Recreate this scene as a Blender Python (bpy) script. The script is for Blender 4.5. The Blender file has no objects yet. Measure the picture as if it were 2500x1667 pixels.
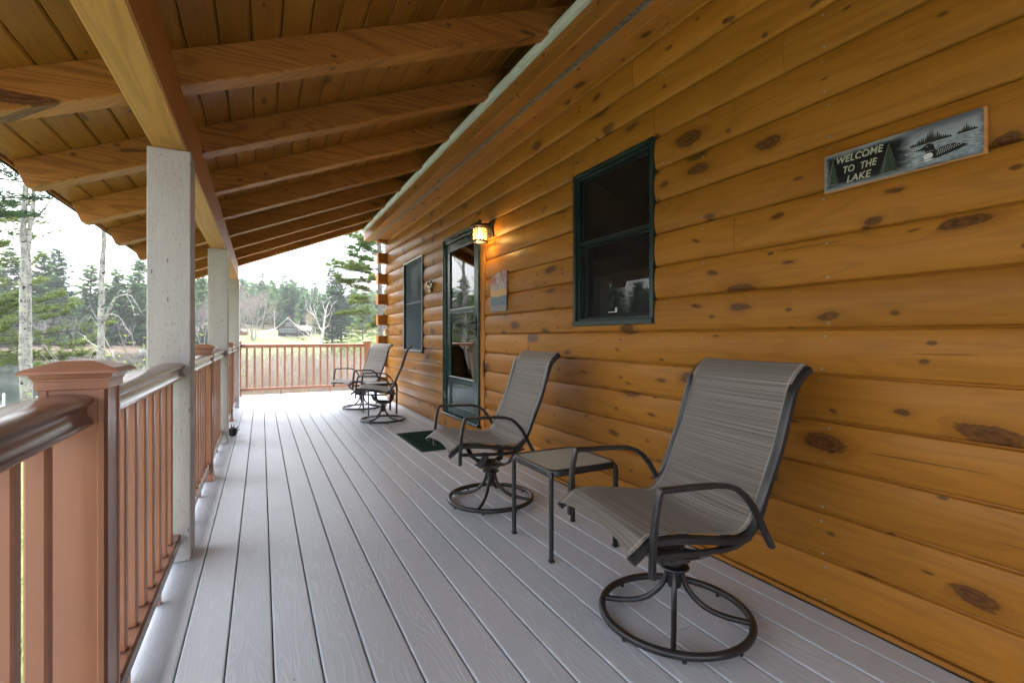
import bpy, bmesh, math, random
from mathutils import Vector, Matrix, noise as mnoise
R = math.radians
rng = random.Random(7)
sc = bpy.context.scene
C = sc.collection

# ------------------------------------------------------------------ camera
YAW = 27.216
cam_d = bpy.data.cameras.new('camera')
cam_d.sensor_width = 36; cam_d.lens = 36*1190/2500
cam_d.shift_y = -9.5/2500
cam_d.clip_start = 0.05; cam_d.clip_end = 3000
cam = bpy.data.objects.new('camera', cam_d); C.objects.link(cam)
cam.location = (0, 0, 1.104); cam.rotation_euler = (R(90), 0, R(-YAW))
sc.camera = cam

# ------------------------------------------------------------------ sky and sun (overcast)
SUN_EL, SUN_AZ = 70, -35            # azimuth measured from +Y (down the porch) towards +X
wd = bpy.data.worlds.new('World'); sc.world = wd; wd.use_nodes = True
wn = wd.node_tree.nodes; wl = wd.node_tree.links
for n_ in list(wn): wn.remove(n_)
w_out = wn.new('ShaderNodeOutputWorld'); w_bg = wn.new('ShaderNodeBackground')
w_sky = wn.new('ShaderNodeTexSky'); w_sky.sky_type = 'NISHITA'; w_sky.sun_disc = False
w_sky.sun_elevation = R(SUN_EL); w_sky.sun_rotation = R(SUN_AZ)
w_sky.air_density = 1.0; w_sky.dust_density = 4.0; w_sky.ozone_density = 1.0
w_bw = wn.new('ShaderNodeRGBToBW'); wl.new(w_sky.outputs[0], w_bw.inputs[0])
w_mx = wn.new('ShaderNodeMix'); w_mx.data_type = 'RGBA'; w_mx.inputs[0].default_value = 0.80
wl.new(w_sky.outputs[0], w_mx.inputs[6]); wl.new(w_bw.outputs[0], w_mx.inputs[7])
# an even cloud layer: soft, large, low-contrast
w_tc = wn.new('ShaderNodeTexCoord'); w_ns = wn.new('ShaderNodeTexNoise')
w_ns.inputs['Scale'].default_value = 1.7; w_ns.inputs['Detail'].default_value = 4
wl.new(w_tc.outputs['Generated'], w_ns.inputs['Vector'])
w_mr = wn.new('ShaderNodeMapRange'); w_mr.inputs[1].default_value = .3; w_mr.inputs[2].default_value = .7
w_mr.inputs[3].default_value = .92; w_mr.inputs[4].default_value = 1.08
wl.new(w_ns.outputs[0], w_mr.inputs[0])
w_ml = wn.new('ShaderNodeMix'); w_ml.data_type = 'RGBA'; w_ml.blend_type = 'MULTIPLY'; w_ml.inputs[0].default_value = 1
wl.new(w_mx.outputs[2], w_ml.inputs[6]); wl.new(w_mr.outputs[0], w_ml.inputs[7])
wl.new(w_ml.outputs[2], w_bg.inputs[0]); w_bg.inputs[1].default_value = 0.13
wl.new(w_bg.outputs[0], w_out.inputs[0])
sun_d = bpy.data.lights.new('sun', 'SUN'); sun_d.energy = 0.5; sun_d.angle = R(50); sun_d.color = (1, .97, .93)
sun = bpy.data.objects.new('sun', sun_d); C.objects.link(sun)
_d = Vector((math.sin(R(SUN_AZ))*math.cos(R(SUN_EL)), math.cos(R(SUN_AZ))*math.cos(R(SUN_EL)), math.sin(R(SUN_EL))))
sun.rotation_euler = _d.to_track_quat('Z', 'Y').to_euler()
vs = sc.view_settings
vs.view_transform = 'Standard'; vs.look = 'None'; vs.gamma = 1; vs.use_curve_mapping = False
vs.exposure = 2.95
sc.render.engine = 'CYCLES'
sc.cycles.use_denoising = True
sc.cycles.use_adaptive_sampling = True; sc.cycles.adaptive_threshold = .02
sc.cycles.max_bounces = 7; sc.cycles.diffuse_bounces = 4; sc.cycles.glossy_bounces = 3
sc.cycles.transparent_max_bounces = 16; sc.cycles.transmission_bounces = 6
sc.cycles.sample_clamp_indirect = 6
sc.cycles.caustics_reflective = False; sc.cycles.caustics_refractive = False

# ------------------------------------------------------------------ node helper
class NT:
    def __init__(s, name):
        s.m = bpy.data.materials.new(name); s.m.use_nodes = True
        s.t = s.m.node_tree; s.n = s.t.nodes
        for x in list(s.n): s.n.remove(x)
        s.out = s.n.new('ShaderNodeOutputMaterial')
    def put(s, sock, v):
        if isinstance(v, bpy.types.NodeSocket): s.t.links.new(v, sock)
        else: sock.default_value = v
    def add(s, typ, props=None, **kw):
        x = s.n.new('ShaderNode' + typ)
        for k, v in (props or {}).items(): setattr(x, k, v)
        for k, v in kw.items():
            key = int(k[1:]) if k[0] == '_' and k[1:].isdigit() else k.replace('_', ' ')
            s.put(x.inputs[key], v)
        return x
    def math(s, op, a, b=0.0, c=0.0, clamp=False):
        x = s.n.new('ShaderNodeMath'); x.operation = op; x.use_clamp = clamp
        s.put(x.inputs[0], a); s.put(x.inputs[1], b); s.put(x.inputs[2], c)
        return x.outputs[0]
    def mix(s, f, a, b, mode='MIX'):
        x = s.n.new('ShaderNodeMix'); x.data_type = 'RGBA'; x.blend_type = mode
        for sk, v in ((x.inputs[0], f), (x.inputs[6], a), (x.inputs[7], b)):
            if isinstance(v, tuple) and len(v) == 3: v = (*v, 1)
            s.put(sk, v)
        return x.outputs[2]
    def ss(s, v, lo, hi, a=0.0, b=1.0):
        x = s.n.new('ShaderNodeMapRange'); x.interpolation_type = 'SMOOTHSTEP'
        for k, q in enumerate((v, lo, hi, a, b)): s.put(x.inputs[k], q)
        return x.outputs[0]
    def vec(s, x, y, z):
        c = s.n.new('ShaderNodeCombineXYZ')
        for k, v in enumerate((x, y, z)): s.put(c.inputs[k], v)
        return c.outputs[0]
    def sep(s, v):
        x = s.n.new('ShaderNodeSeparateXYZ'); s.put(x.inputs[0], v); return x.outputs
    def noise(s, v, scale=1.0, detail=3.0, rough=.5, dist=0.0):
        return s.add('TexNoise', Vector=v, Scale=scale, Detail=detail, Roughness=rough, Distortion=dist).outputs[0]
    def obj(s): return s.n.new('ShaderNodeTexCoord').outputs['Object']
    def uv(s): return s.n.new('ShaderNodeTexCoord').outputs['UV']
    def rnd(s): return s.n.new('ShaderNodeObjectInfo').outputs['Random']
    def bump(s, h, strength=.3, dist=.01):
        return s.add('Bump', Height=h, Strength=strength, Distance=dist).outputs[0]
    def bsdf(s, col, rough=.5, normal=None, spec=.5, metal=0.0, **kw):
        if isinstance(col, tuple) and len(col) == 3: col = (*col, 1)
        x = s.add('BsdfPrincipled', Base_Color=col, Roughness=rough, Metallic=metal)
        s.put(x.inputs['Specular IOR Level'], spec)
        if normal is not None: s.put(x.inputs['Normal'], normal)
        for k, v in kw.items(): s.put(x.inputs[k.replace('_', ' ')], v)
        s.t.links.new(x.outputs[0], s.out.inputs[0])
        return x

M = {}
def flat(name, col, rough=.5, spec=.5, metal=0.0, var=.12, scale=6.0, bump=0.0):
    """plain material with a little mottling so nothing is perfectly even"""
    t = NT(name); o = t.obj()
    n = t.noise(o, scale, 4)
    c = t.mix(t.ss(n, .3, .7), tuple(x*(1-var) for x in col), tuple(min(1, x*(1+var)) for x in col))
    nm = t.bump(t.noise(o, scale*14, 2), bump, .004) if bump else None
    r = t.math('ADD', t.math('MULTIPLY', n, .16), rough-.08)
    t.bsdf(c, r, nm, spec, metal)
    M[name] = t.m
    return t.m

def wood(name, axis, light, dark, knot=(.075, .028, .012), kd=(2.2, 5.0), kr=.2, kprob=.45, ring=.35, rough=.42, lo=.5, fine=1.0, rf=75.0, fa=.55, pins=True, hue=.12):
    """stained softwood: axis = grain direction ('x','y','z'); the other two are the cross directions"""
    t = NT(name); o = t.sep(t.obj()); rd = t.rnd()
    ax = 'xyz'.index(axis); ot = [k for k in range(3) if k != ax]
    al = t.math('ADD', o[ax], t.math('MULTIPLY', rd, 37.0))
    # across: one combined cross coordinate so every face gets figure
    ac = t.math('ADD', t.math('MULTIPLY', o[ot[0]], .8), t.math('ADD', o[ot[1]], t.math('MULTIPLY', rd, 11.3)))
    d1 = t.noise(t.vec(t.math('MULTIPLY', al, 3.0), t.math('MULTIPLY', ac, 9.0), rd), 1.0, 3)
    da = t.math('MULTIPLY', t.math('SUBTRACT', d1, .5), .45)
    kv = t.vec(t.math('ADD', t.math('MULTIPLY', al, kd[0]), da), t.math('ADD', t.math('MULTIPLY', ac, kd[1]), da), 0.0)
    v = t.add('TexVoronoi', {'voronoi_dimensions': '2D'}, Vector=kv, Scale=1.0)
    kc = t.add('SeparateColor', Color=v.outputs['Color'])
    rad = t.math('MULTIPLY', t.math('ADD', t.math('MULTIPLY', t.math('MULTIPLY', kc.outputs[0], kc.outputs[0]), 1.35), .22), kr)
    on = t.math('GREATER_THAN', kc.outputs[1], 1-kprob)
    fz = t.noise(t.vec(t.math('MULTIPLY', al, 55.0), t.math('MULTIPLY', ac, 120.0), 7.0), 1.0, 3, .6)
    q = t.math('ADD', t.math('DIVIDE', v.outputs['Distance'], rad), t.math('MULTIPLY', t.math('SUBTRACT', fz, .5), .55))
    core = t.math('MULTIPLY', t.ss(q, 1.06, .64), on)
    kring = t.ss(t.math('SINE', t.math('MULTIPLY', q, 13.0)), -.2, .9)
    halo = t.math('MULTIPLY', t.ss(q, 2.1, .9), on)
    rim = t.math('MULTIPLY', t.math('MULTIPLY', t.ss(q, .62, .86), t.ss(q, 1.08, .9)), on)
    # grain follows round the knots
    bend = t.math('MULTIPLY', halo, .35)
    fig = t.noise(t.vec(t.math('MULTIPLY', al, fa), t.math('MULTIPLY', ac, 5.0), rd), 1.0, 2, .5, .4)
    rings = t.math('SINE', t.math('MULTIPLY', t.math('ADD', fig, bend), rf))
    rings = t.math('MULTIPLY', t.ss(rings, .15, 1.0), ring)
    gr = t.noise(t.vec(t.math('MULTIPLY', al, 1.6), t.math('MULTIPLY', ac, 95.0*fine), 0.0), 1.0, 4, .6)
    blot = t.noise(t.vec(t.math('MULTIPLY', al, 1.2), t.math('MULTIPLY', ac, 4.0), rd), 1.0, 3)
    f = t.math('ADD', t.math('MULTIPLY', gr, .45), t.math('MULTIPLY', blot, lo), clamp=True)
    col = t.mix(t.ss(f, .25, .75), dark, light)
    col = t.mix(rings, col, tuple(x*.55 for x in dark))
    pv = t.math('ADD', t.math('MULTIPLY', rd, hue*2), 1-hue)
    hs = t.add('HueSaturation', Value=pv, Color=col)
    col = hs.outputs[0]
    col = t.mix(t.math('MULTIPLY', halo, .45), col, tuple(a*.5+b*.5 for a, b in zip(dark, knot)))
    if pins:
        pw = t.add('TexVoronoi', {'voronoi_dimensions': '2D'}, Vector=t.vec(t.math('MULTIPLY', al, 5.0), t.math('MULTIPLY', ac, 9.0), 0.0), Scale=1.0)
        pc = t.add('SeparateColor', Color=pw.outputs['Color'])
        pin = t.math('MULTIPLY', t.ss(pw.outputs['Distance'], .11, .05), t.math('GREATER_THAN', pc.outputs[0], .8))
        col = t.mix(t.math('MULTIPLY', pin, .8), col, knot)
    kn = t.noise(t.vec(t.math('MULTIPLY', al, 30.0), t.math('MULTIPLY', ac, 60.0), 0.0), 1.0, 3)
    kcol = t.mix(t.math('MULTIPLY', kring, .55), knot, tuple(x*2.3 for x in knot))
    col = t.mix(t.math('MULTIPLY', core, t.ss(kn, .2, .6, .6, .95)), col, kcol)
    col = t.mix(t.math('MULTIPLY', rim, .4), col, tuple(x*.5 for x in knot))
    ck = t.noise(t.vec(t.math('MULTIPLY', al, 1.3), t.math('MULTIPLY', ac, 46.0), t.math('MULTIPLY', rd, 5.0)), 1.0, 2, .5)
    col = t.mix(t.math('MULTIPLY', t.ss(ck, .735, .76), .55), col, tuple(x*.6 for x in knot))
    h = t.math('SUBTRACT', t.math('MULTIPLY', gr, .5), t.math('MULTIPLY', rings, .5))
    t.bsdf(col, t.math('ADD', rough-.1, t.math('MULTIPLY', blot, .22)), t.bump(h, .25, .004), .2)
    M[name] = t.m
    return t.m

# ------------------------------------------------------------------ mesh helper
class MB:
    def __init__(s): s.v = []; s.f = []; s.uv = None; s.sm = []
    def quad(s, *p):
        b = len(s.v); s.v += [tuple(x) for x in p]; s.f.append(tuple(range(b, b+len(p))))
    def box(s, x0, x1, y0, y1, z0, z1, c=0.0, mat=None):
        """box, with c > 0 chamfered along all edges"""
        if c <= 0:
            P = [(x, y, z) for x in (x0, x1) for y in (y0, y1) for z in (z0, z1)]
            F = [(0, 1, 3, 2), (4, 6, 7, 5), (0, 4, 5, 1), (2, 3, 7, 6), (0, 2, 6, 4), (1, 5, 7, 3)]
        else:
            lo, hi = (x0, y0, z0), (x1, y1, z1); P = []; idx = {}
            for a in range(3):
                for sa in (0, 1):
                    for sb in (0, 1):
                        for sc_ in (0, 1):
                            p = [0, 0, 0]; b_, c_ = (a+1) % 3, (a+2) % 3
                            p[a] = hi[a] if sa else lo[a]
                            p[b_] = hi[b_]-c if sb else lo[b_]+c
                            p[c_] = hi[c_]-c if sc_ else lo[c_]+c
                            sg = [0, 0, 0]; sg[a], sg[b_], sg[c_] = sa, sb, sc_
                            idx[(a, *sg)] = len(P); P.append(tuple(p))
            F = []
            for a in range(3):
                b_, c_ = (a+1) % 3, (a+2) % 3
                for sa in (0, 1):
                    q = []
                    for sb, sc_ in ((0, 0), (1, 0), (1, 1), (0, 1)):
                        sg = [0, 0, 0]; sg[a], sg[b_], sg[c_] = sa, sb, sc_; q.append(idx[(a, *sg)])
                    F.append(tuple(q if sa else q[::-1]))
                for sb in (0, 1):
                    for sc_ in (0, 1):   # edge along a between faces b,c
                        g0 = [0, 0, 0]; g0[b_], g0[c_] = sb, sc_; g1 = g0[:]; g1[a] = 1
                        q = [idx[(b_, *g0)], idx[(b_, *g1)], idx[(c_, *g1)], idx[(c_, *g0)]]
                        F.append(tuple(q if (sb == sc_) else q[::-1]))
            for sx in (0, 1):
                for sy in (0, 1):
                    for sz in (0, 1):
                        q = [idx[(a, sx, sy, sz)] for a in range(3)]
                        F.append(tuple(q if (sx+sy+sz) % 2 else q[::-1]))
        if mat is not None: P = [tuple(mat @ Vector(p)) for p in P]
        b = len(s.v); s.v += P; s.f += [tuple(b+k for k in f) for f in F]
    def tube(s, pts, r, n=8, cap=True, sq=None):
        """tube along pts; r number or list; sq=(w,h,up) gives a rectangular section instead"""
        pts = [Vector(p) for p in pts]; m = len(pts)
        rr = r if isinstance(r, (list, tuple)) else [r]*m
        b0 = len(s.v); up = None
        for i, p in enumerate(pts):
            t = (pts[min(i+1, m-1)] - pts[max(i-1, 0)])
            t = t.normalized() if t.length > 1e-9 else Vector((0, 0, 1))
            if up is None:
                up = Vector(sq[2]) if sq else (Vector((0, 0, 1)) if abs(t.z) < .9 else Vector((1, 0, 0)))
            a = t.cross(up)
            if a.length < 1e-6: a = t.orthogonal()
            a.normalize(); bb = a.cross(t).normalized(); up = bb
            if sq:
                w, h = sq[0]*rr[i], sq[1]*rr[i]; k = .25
                sec = [(-w, -h+k*h), (-w, h-k*h), (-w+k*w, h), (w-k*w, h), (w, h-k*h), (w, -h+k*h), (w-k*w, -h), (-w+k*w, -h)]
            else:
                sec = [(rr[i]*math.cos(2*math.pi*k/n), rr[i]*math.sin(2*math.pi*k/n)) for k in range(n)]
            s.v += [tuple(p + a*x + bb*y) for x, y in sec]
        nn = 8 if sq else n
        for i in range(m-1):
            for k in range(nn):
                k2 = (k+1) % nn
                s.f.append((b0+i*nn+k, b0+i*nn+k2, b0+(i+1)*nn+k2, b0+(i+1)*nn+k))
        if cap:
            s.f.append(tuple(b0+k for k in range(nn))[::-1]); s.f.append(tuple(b0+(m-1)*nn+k for k in range(nn)))
    def lathe(s, prof, n=20, c=(0, 0, 0), cap=True):
        b0 = len(s.v)
        for r, z in prof:
            s.v += [(c[0]+r*math.cos(2*math.pi*k/n), c[1]+r*math.sin(2*math.pi*k/n), c[2]+z) for k in range(n)]
        for i in range(len(prof)-1):
            for k in range(n):
                k2 = (k+1) % n
                s.f.append((b0+i*n+k, b0+i*n+k2, b0+(i+1)*n+k2, b0+(i+1)*n+k))
        if cap:
            s.f.append(tuple(b0+k for k in range(n))[::-1])
            s.f.append(tuple(b0+(len(prof)-1)*n+k for k in range(n)))
    def torus(s, c, Rr, r, n=48, m=10):
        b0 = len(s.v)
        for i in range(n):
            a = 2*math.pi*i/n
            for j in range(m):
                q = 2*math.pi*j/m
                s.v.append((c[0]+(Rr+r*math.cos(q))*math.cos(a), c[1]+(Rr+r*math.cos(q))*math.sin(a), c[2]+r*math.sin(q)))
        for i in range(n):
            for j in range(m):
                i2, j2 = (i+1) % n, (j+1) % m
                s.f.append((b0+i*m+j, b0+i2*m+j, b0+i2*m+j2, b0+i*m+j2))
    def sweep(s, prof, p0, p1, axis='y'):
        """closed 2D profile [(a,b)] swept straight; axis 'y': a->x, b->z from y=p0..p1; axis 'x': a->y,b->z"""
        b0 = len(s.v); n = len(prof)
        for q in (p0, p1):
            for a, b in prof:
                s.v.append((a, q, b) if axis == 'y' else (q, a, b))
        for k in range(n):
            k2 = (k+1) % n
            s.f.append((b0+k, b0+k2, b0+n+k2, b0+n+k))
        s.f.append(tuple(b0+k for k in range(n))[::-1]); s.f.append(tuple(b0+n+k for k in range(n)))
    def prism(s, poly, z0, z1):
        b0 = len(s.v); n = len(poly)
        s.v += [(x, y, z0) for x, y in poly] + [(x, y, z1) for x, y in poly]
        for k in range(n):
            k2 = (k+1) % n; s.f.append((b0+k, b0+k2, b0+n+k2, b0+n+k))
        s.f.append(tuple(b0+k for k in range(n))[::-1]); s.f.append(tuple(b0+n+k for k in range(n)))
    def mesh(s, name, material, smooth=False, fix=True):
        me = bpy.data.meshes.new(name); me.from_pydata(s.v, [], s.f)
        if fix:
            bm = bmesh.new(); bm.from_mesh(me); bmesh.ops.recalc_face_normals(bm, faces=bm.faces); bm.to_mesh(me); bm.free()
        if material is not None:
            for mm in (material if isinstance(material, list) else [material]):
                me.materials.append(M[mm] if isinstance(mm, str) else mm)
        if smooth:
            me.polygons.foreach_set('use_smooth', [True]*len(me.polygons))
            if smooth != 'all': me.set_sharp_from_angle(angle=R(38))
        me.update()
        return me
    def obj(s, name, material, parent=None, smooth=False, fix=True):
        return link(name, s.mesh(name, material, smooth, fix), parent)

def link(name, me, parent=None):
    o = bpy.data.objects.new(name, me); C.objects.link(o); o.parent = parent
    return o
def tag(o, label=None, cat=None, group=None, kind=None):
    if label: o['label'] = label
    if cat: o['category'] = cat
    if group: o['group'] = group
    if kind: o['kind'] = kind
    return o
def thing(name, label, cat, loc=(0, 0, 0), rz=0.0, group=None):
    o = bpy.data.objects.new(name, None); o.empty_display_size = .1; C.objects.link(o)
    o.location = loc; o.rotation_euler = (0, 0, rz)
    return tag(o, label, cat, group)
def part(name, parent=None):
    o = bpy.data.objects.new(name, None); o.empty_display_size = .05; C.objects.link(o); o.parent = parent
    return o
def copy_tree(o, parent=None):
    c = o.copy(); C.objects.link(c); c.parent = parent
    for ch in list(o.children): copy_tree(ch, c)
    return c
F_PX, CX, HOR, CH = 1190.0, 1250.0, 824.0, 1.104
_c, _s = math.cos(R(YAW)), math.sin(R(YAW))
def at(px, depth):
    """ground position seen in picture column px at a depth along the view axis"""
    a = (px-CX)/F_PX*depth
    return a*_c + depth*_s, -a*_s + depth*_c
def zrow(row, depth): return CH - (row-HOR)*depth/F_PX
# ------------------------------------------------------------------ materials
wood('log_stain', 'y', (.45, .198, .030), (.34, .138, .018), knot=(.085, .034, .013), kd=(2.6, 6.4), kr=.165, kprob=.6, ring=.2, rough=.40, hue=.15)
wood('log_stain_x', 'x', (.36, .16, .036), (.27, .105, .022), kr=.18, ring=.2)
wood('trim_stain', 'z', (.50, .235, .052), (.40, .165, .034), kprob=.2, kr=.12, ring=.15)
wood('soffit_stain', 'y', (.46, .205, .045), (.36, .145, .03), kd=(3.2, 7.0), kr=.16, kprob=.35, ring=.12)
wood('rafter_wood', 'x', (.42, .19, .043), (.31, .125, .025), knot=(.09, .037, .014), kd=(1.5, 5.5), kr=.14, kprob=.3, ring=.5, rough=.5, fine=.8, rf=110.0, fa=.4)
wood('beam_wood', 'y', (.50, .25, .068), (.41, .185, .045), knot=(.16, .08, .03), kd=(.7, 5.0), kr=.12, kprob=.25, ring=.36, rf=190.0, fa=.16, rough=.5, fine=.8, pins=False)
wood('plank_wood', 'y', (.32, .14, .023), (.25, .10, .015), knot=(.07, .03, .011), kd=(2.4, 7.5), kr=.13, kprob=.28, ring=.22, rough=.5)

def deck_mat(name, light, dark):
    t = NT(name); o = t.sep(t.obj()); rd = t.rnd()
    al = t.math('ADD', o[1], t.math('MULTIPLY', rd, 53.0)); ac = t.math('ADD', o[0], t.math('MULTIPLY', rd, 9.0))
    g = t.noise(t.vec(t.math('MULTIPLY', al, 1.25), t.math('MULTIPLY', ac, 13.0), rd), 1.0, 1.5, .4, .25)
    ln = t.math('SINE', t.math('MULTIPLY', g, 95.0))
    ln = t.ss(ln, .35, .95)
    fade = t.ss(t.noise(t.vec(t.math('MULTIPLY', al, .9), t.math('MULTIPLY', ac, 6.0), 3.0), 1.0, 2), .3, .6, .35, 1.0)
    ln = t.math('MULTIPLY', ln, fade)
    fg = t.noise(t.vec(t.math('MULTIPLY', al, 4.0), t.math('MULTIPLY', ac, 260.0), 0.0), 1.0, 3)
    sp = t.noise(t.obj(), 420.0, 2)
    big = t.noise(t.obj(), 2.2, 4)
    col = t.mix(t.math('ADD', t.math('MULTIPLY', fg, .5), t.math('MULTIPLY', big, .5)), dark, light)
    col = t.mix(t.math('MULTIPLY', ln, .2), col, tuple(min(1, x*1.42) for x in light))
    hv = t.add('HueSaturation', Value=t.math('ADD', .94, t.math('MULTIPLY', rd, .12)), Color=col)
    col = hv.outputs[0]
    dirt = t.add('TexVoronoi', Vector=t.obj(), Scale=9.0)
    dc = t.add('SeparateColor', Color=dirt.outputs['Color'])
    dm = t.math('MULTIPLY', t.ss(dirt.outputs['Distance'], .045, .025), t.math('GREATER_THAN', dc.outputs[0], .62))
    col = t.mix(t.math('MULTIPLY', dm, .75), col, (.06, .055, .05))
    h = t.math('ADD', t.math('MULTIPLY', ln, .8), t.math('ADD', t.math('MULTIPLY', fg, .25), t.math('MULTIPLY', sp, .25)))
    rg = t.math('ADD', .36, t.math('MULTIPLY', big, .16))
    t.bsdf(col, rg, t.bump(h, .2, .003), .5)
    M[name] = t.m
deck_mat('deck_board', (.56, .625, .71), (.485, .54, .61))

def post_mat(name, light, dark):
    t = NT(name); o = t.sep(t.obj()); rd = t.rnd()
    ac = t.math('ADD', t.math('ADD', o[0], o[1]), rd)
    g = t.noise(t.vec(t.math('MULTIPLY', ac, 260.0), t.math('MULTIPLY', o[2], 9.0), 0.0), 1.0, 4, .6)
    b = t.noise(t.vec(t.math('MULTIPLY', ac, 10.0), t.math('MULTIPLY', o[2], 1.3), rd), 1.0, 4)
    col = t.mix(t.ss(t.math('ADD', t.math('MULTIPLY', g, .6), t.math('MULTIPLY', b, .4)), .3, .7), dark, light)
    pit = t.noise(t.vec(t.math('MULTIPLY', ac, 150.0), t.math('MULTIPLY', o[2], 38.0), 2.0), 1.0, 3)
    pm = t.ss(pit, .60, .70)
    col = t.mix(t.math('MULTIPLY', pm, .55), col, tuple(x*.45 for x in dark))
    nl = t.add('TexVoronoi', {'voronoi_dimensions': '2D'}, Vector=t.vec(t.math('MULTIPLY', ac, 9.0), t.math('MULTIPLY', o[2], 2.3), 0.0), Scale=1.0)
    col = t.mix(t.math('MULTIPLY', t.ss(nl.outputs['Distance'], .035, .02), .7), col, (.05, .05, .05))
    t.bsdf(col, .6, t.bump(t.math('SUBTRACT', g, pm), .5, .003), .35)
    M[name] = t.m
post_mat('post_paint', (.55, .54, .53), (.45, .44, .43))

def composite(name, col, rough=.28, axis=2):
    t = NT(name); o = t.sep(t.obj())
    k = [1.0, 1.0, 1.0]; k = [40.0]*3; k[axis] = 2.0
    g = t.noise(t.vec(*[t.math('MULTIPLY', o[i], k[i]) for i in range(3)]), 1.0, 4)
    b = t.noise(t.obj(), 3.0, 3)
    f = t.math('ADD', t.math('MULTIPLY', g, .5), t.math('MULTIPLY', b, .5))
    c = t.mix(t.ss(f, .3, .7), tuple(x*.88 for x in col), tuple(x*1.1 for x in col))
    t.bsdf(c, t.math('ADD', rough-.06, t.math('MULTIPLY', g, .14)), t.bump(g, .12, .003), .5)
    M[name] = t.m
composite('rail_composite', (.385, .185, .112), .30, 2)
composite('rail_composite_y', (.19, .095, .066), .20, 1)  # same terracotta composite, darkened to paint in the shade on wall-facing sides
composite('rail_composite_x', (.36, .17, .10), .3, 0)

flat('frame_green', (.012, .048, .042), .26, .55, var=.15, scale=4)
flat('window_green', (.010, .030, .027), .35, .5, var=.2, scale=4)
flat('white_edge', (.72, .74, .76), .4)
flat('chair_metal', (.030, .030, .033), .33, .6, .25, var=.25, scale=9)
flat('foot_rubber', (.025, .025, .025), .7)
flat('worn_steel', (.10, .10, .10), .45, .5, .6, var=.5, scale=40)
flat('lantern_metal', (.035, .028, .022), .45, .5, .4, var=.4, scale=30, bump=.3)
flat('drip_metal', (.60, .65, .61), .4, .5, .0, var=.06)
flat('vent_metal', (.22, .20, .17), .5, .5, .2, var=.3, scale=30)
flat('void', (.008, .008, .008), .9)
flat('roofing', (.06, .055, .05), .9, bump=.5, scale=8)
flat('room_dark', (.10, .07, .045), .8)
flat('joist', (.12, .075, .04), .8)
flat('nail', (.30, .32, .33), .4, .5, .6, var=.3, scale=50)
flat('black_iron', (.012, .012, .014), .5)
flat('chrome_old', (.45, .42, .36), .18, .6, .9, var=.3, scale=60)
flat('caulk', (.06, .05, .04), .8, var=.4, scale=30)

def glass_mat(name, tint=(.75, .8, .8), ior=1.75, rough=0.0, wave=0.0):
    t = NT(name)
    tr = t.add('BsdfTransparent', Color=(*tint, 1)); gl = t.add('BsdfGlossy', Roughness=rough, Color=(1, 1, 1, 1))
    fr = t.add('Fresnel', IOR=ior)
    if wave:
        nm = t.bump(t.noise(t.obj(), 3.0, 2), wave, .02)
        t.t.links.new(nm, gl.inputs['Normal']); t.t.links.new(nm, fr.inputs['Normal'])
    mx = t.add('MixShader', _0=fr.outputs[0], _1=tr.outputs[0], _2=gl.outputs[0])
    t.t.links.new(mx.outputs[0], t.out.inputs[0]); M[name] = t.m
glass_mat('pane', (.55, .6, .6), 2.0, 0.0, 0.0)
def seeded_glass():
    t = NT('lantern_glass')
    tr = t.add('BsdfTransparent', Color=(.97, .88, .70, 1)); tl = t.add('BsdfTranslucent', Color=(.95, .80, .55, 1)); gl = t.add('BsdfGlossy', Roughness=.1)
    n = t.noise(t.obj(), 60.0, 3)
    m1 = t.add('MixShader', _0=t.ss(n, .35, .7, .05, .28), _1=tr.outputs[0], _2=tl.outputs[0])
    m2 = t.add('MixShader', _0=.08, _1=m1.outputs[0], _2=gl.outputs[0])
    t.t.links.new(m2.outputs[0], t.out.inputs[0]); M['lantern_glass'] = t.m
seeded_glass()
def screen_mat(name, col, cover):
    """woven insect screen: thin grey threads, mostly open"""
    t = NT(name)
    tr = t.add('BsdfTransparent', Color=(1, 1, 1, 1)); df = t.add('BsdfDiffuse', Color=(*col, 1))
    n = t.noise(t.obj(), 30.0, 2)
    mx = t.add('MixShader', _0=t.math('ADD', cover-.05, t.math('MULTIPLY', n, .1)), _1=tr.outputs[0], _2=df.outputs[0])
    t.t.links.new(mx.outputs[0], t.out.inputs[0]); M[name] = t.m
screen_mat('screen_near', (.035, .037, .04), .45)
screen_mat('screen_far', (.12, .15, .175), .78)
def table_glass():
    t = NT('table_glass')
    x = t.bsdf((.46, .52, .48), .24, t.bump(t.noise(t.obj(), 160.0, 2), .25, .002), .6)
    M['table_glass'] = t.m
table_glass()
def glow(name, col, strength):
    t = NT(name); e = t.add('Emission', Color=(*col, 1), Strength=strength)
    t.t.links.new(e.outputs[0], t.out.inputs[0]); M[name] = t.m
glow('bulb_glow', (1.0, .60, .22), 10.0)
glow('shade_glow', (1.0, .48, .10), 2.0)

# ------------------------------------------------------------------ porch deck
deck = part('porch_deck'); tag(deck, 'grey composite porch floor of long boards', kind='structure')
YB, YE = -3.4, 10.62
pitch, gap = .1445, .0048
edges = [-.2515 + pitch*k for k in range(-1, 18)]
joints = {0: [3.905], 6: [3.967], 7: [2.634], 9: [5.3], 11: [6.6], 12: [1.349], 13: [1.19], 4: [7.9], 2: [8.6], 10: [.9, 8.1], 14: [4.4]}
def board(x0, x1, y0, y1):
    m = MB(); c = .004
    prof = [(x0+gap/2, -.024), (x0+gap/2, -c), (x0+gap/2+c*.6, -c*.3), (x0+gap/2+c*1.6, 0), (x1-gap/2-c*1.6, 0), (x1-gap/2-c*.6, -c*.3), (x1-gap/2, -c), (x1-gap/2, -.024)]
    dz = rng.uniform(-.0006, .0006)
    m.sweep([(a, b+dz) for a, b in prof], y0, y1)
    m.obj('deck_board', 'deck_board', deck)
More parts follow.
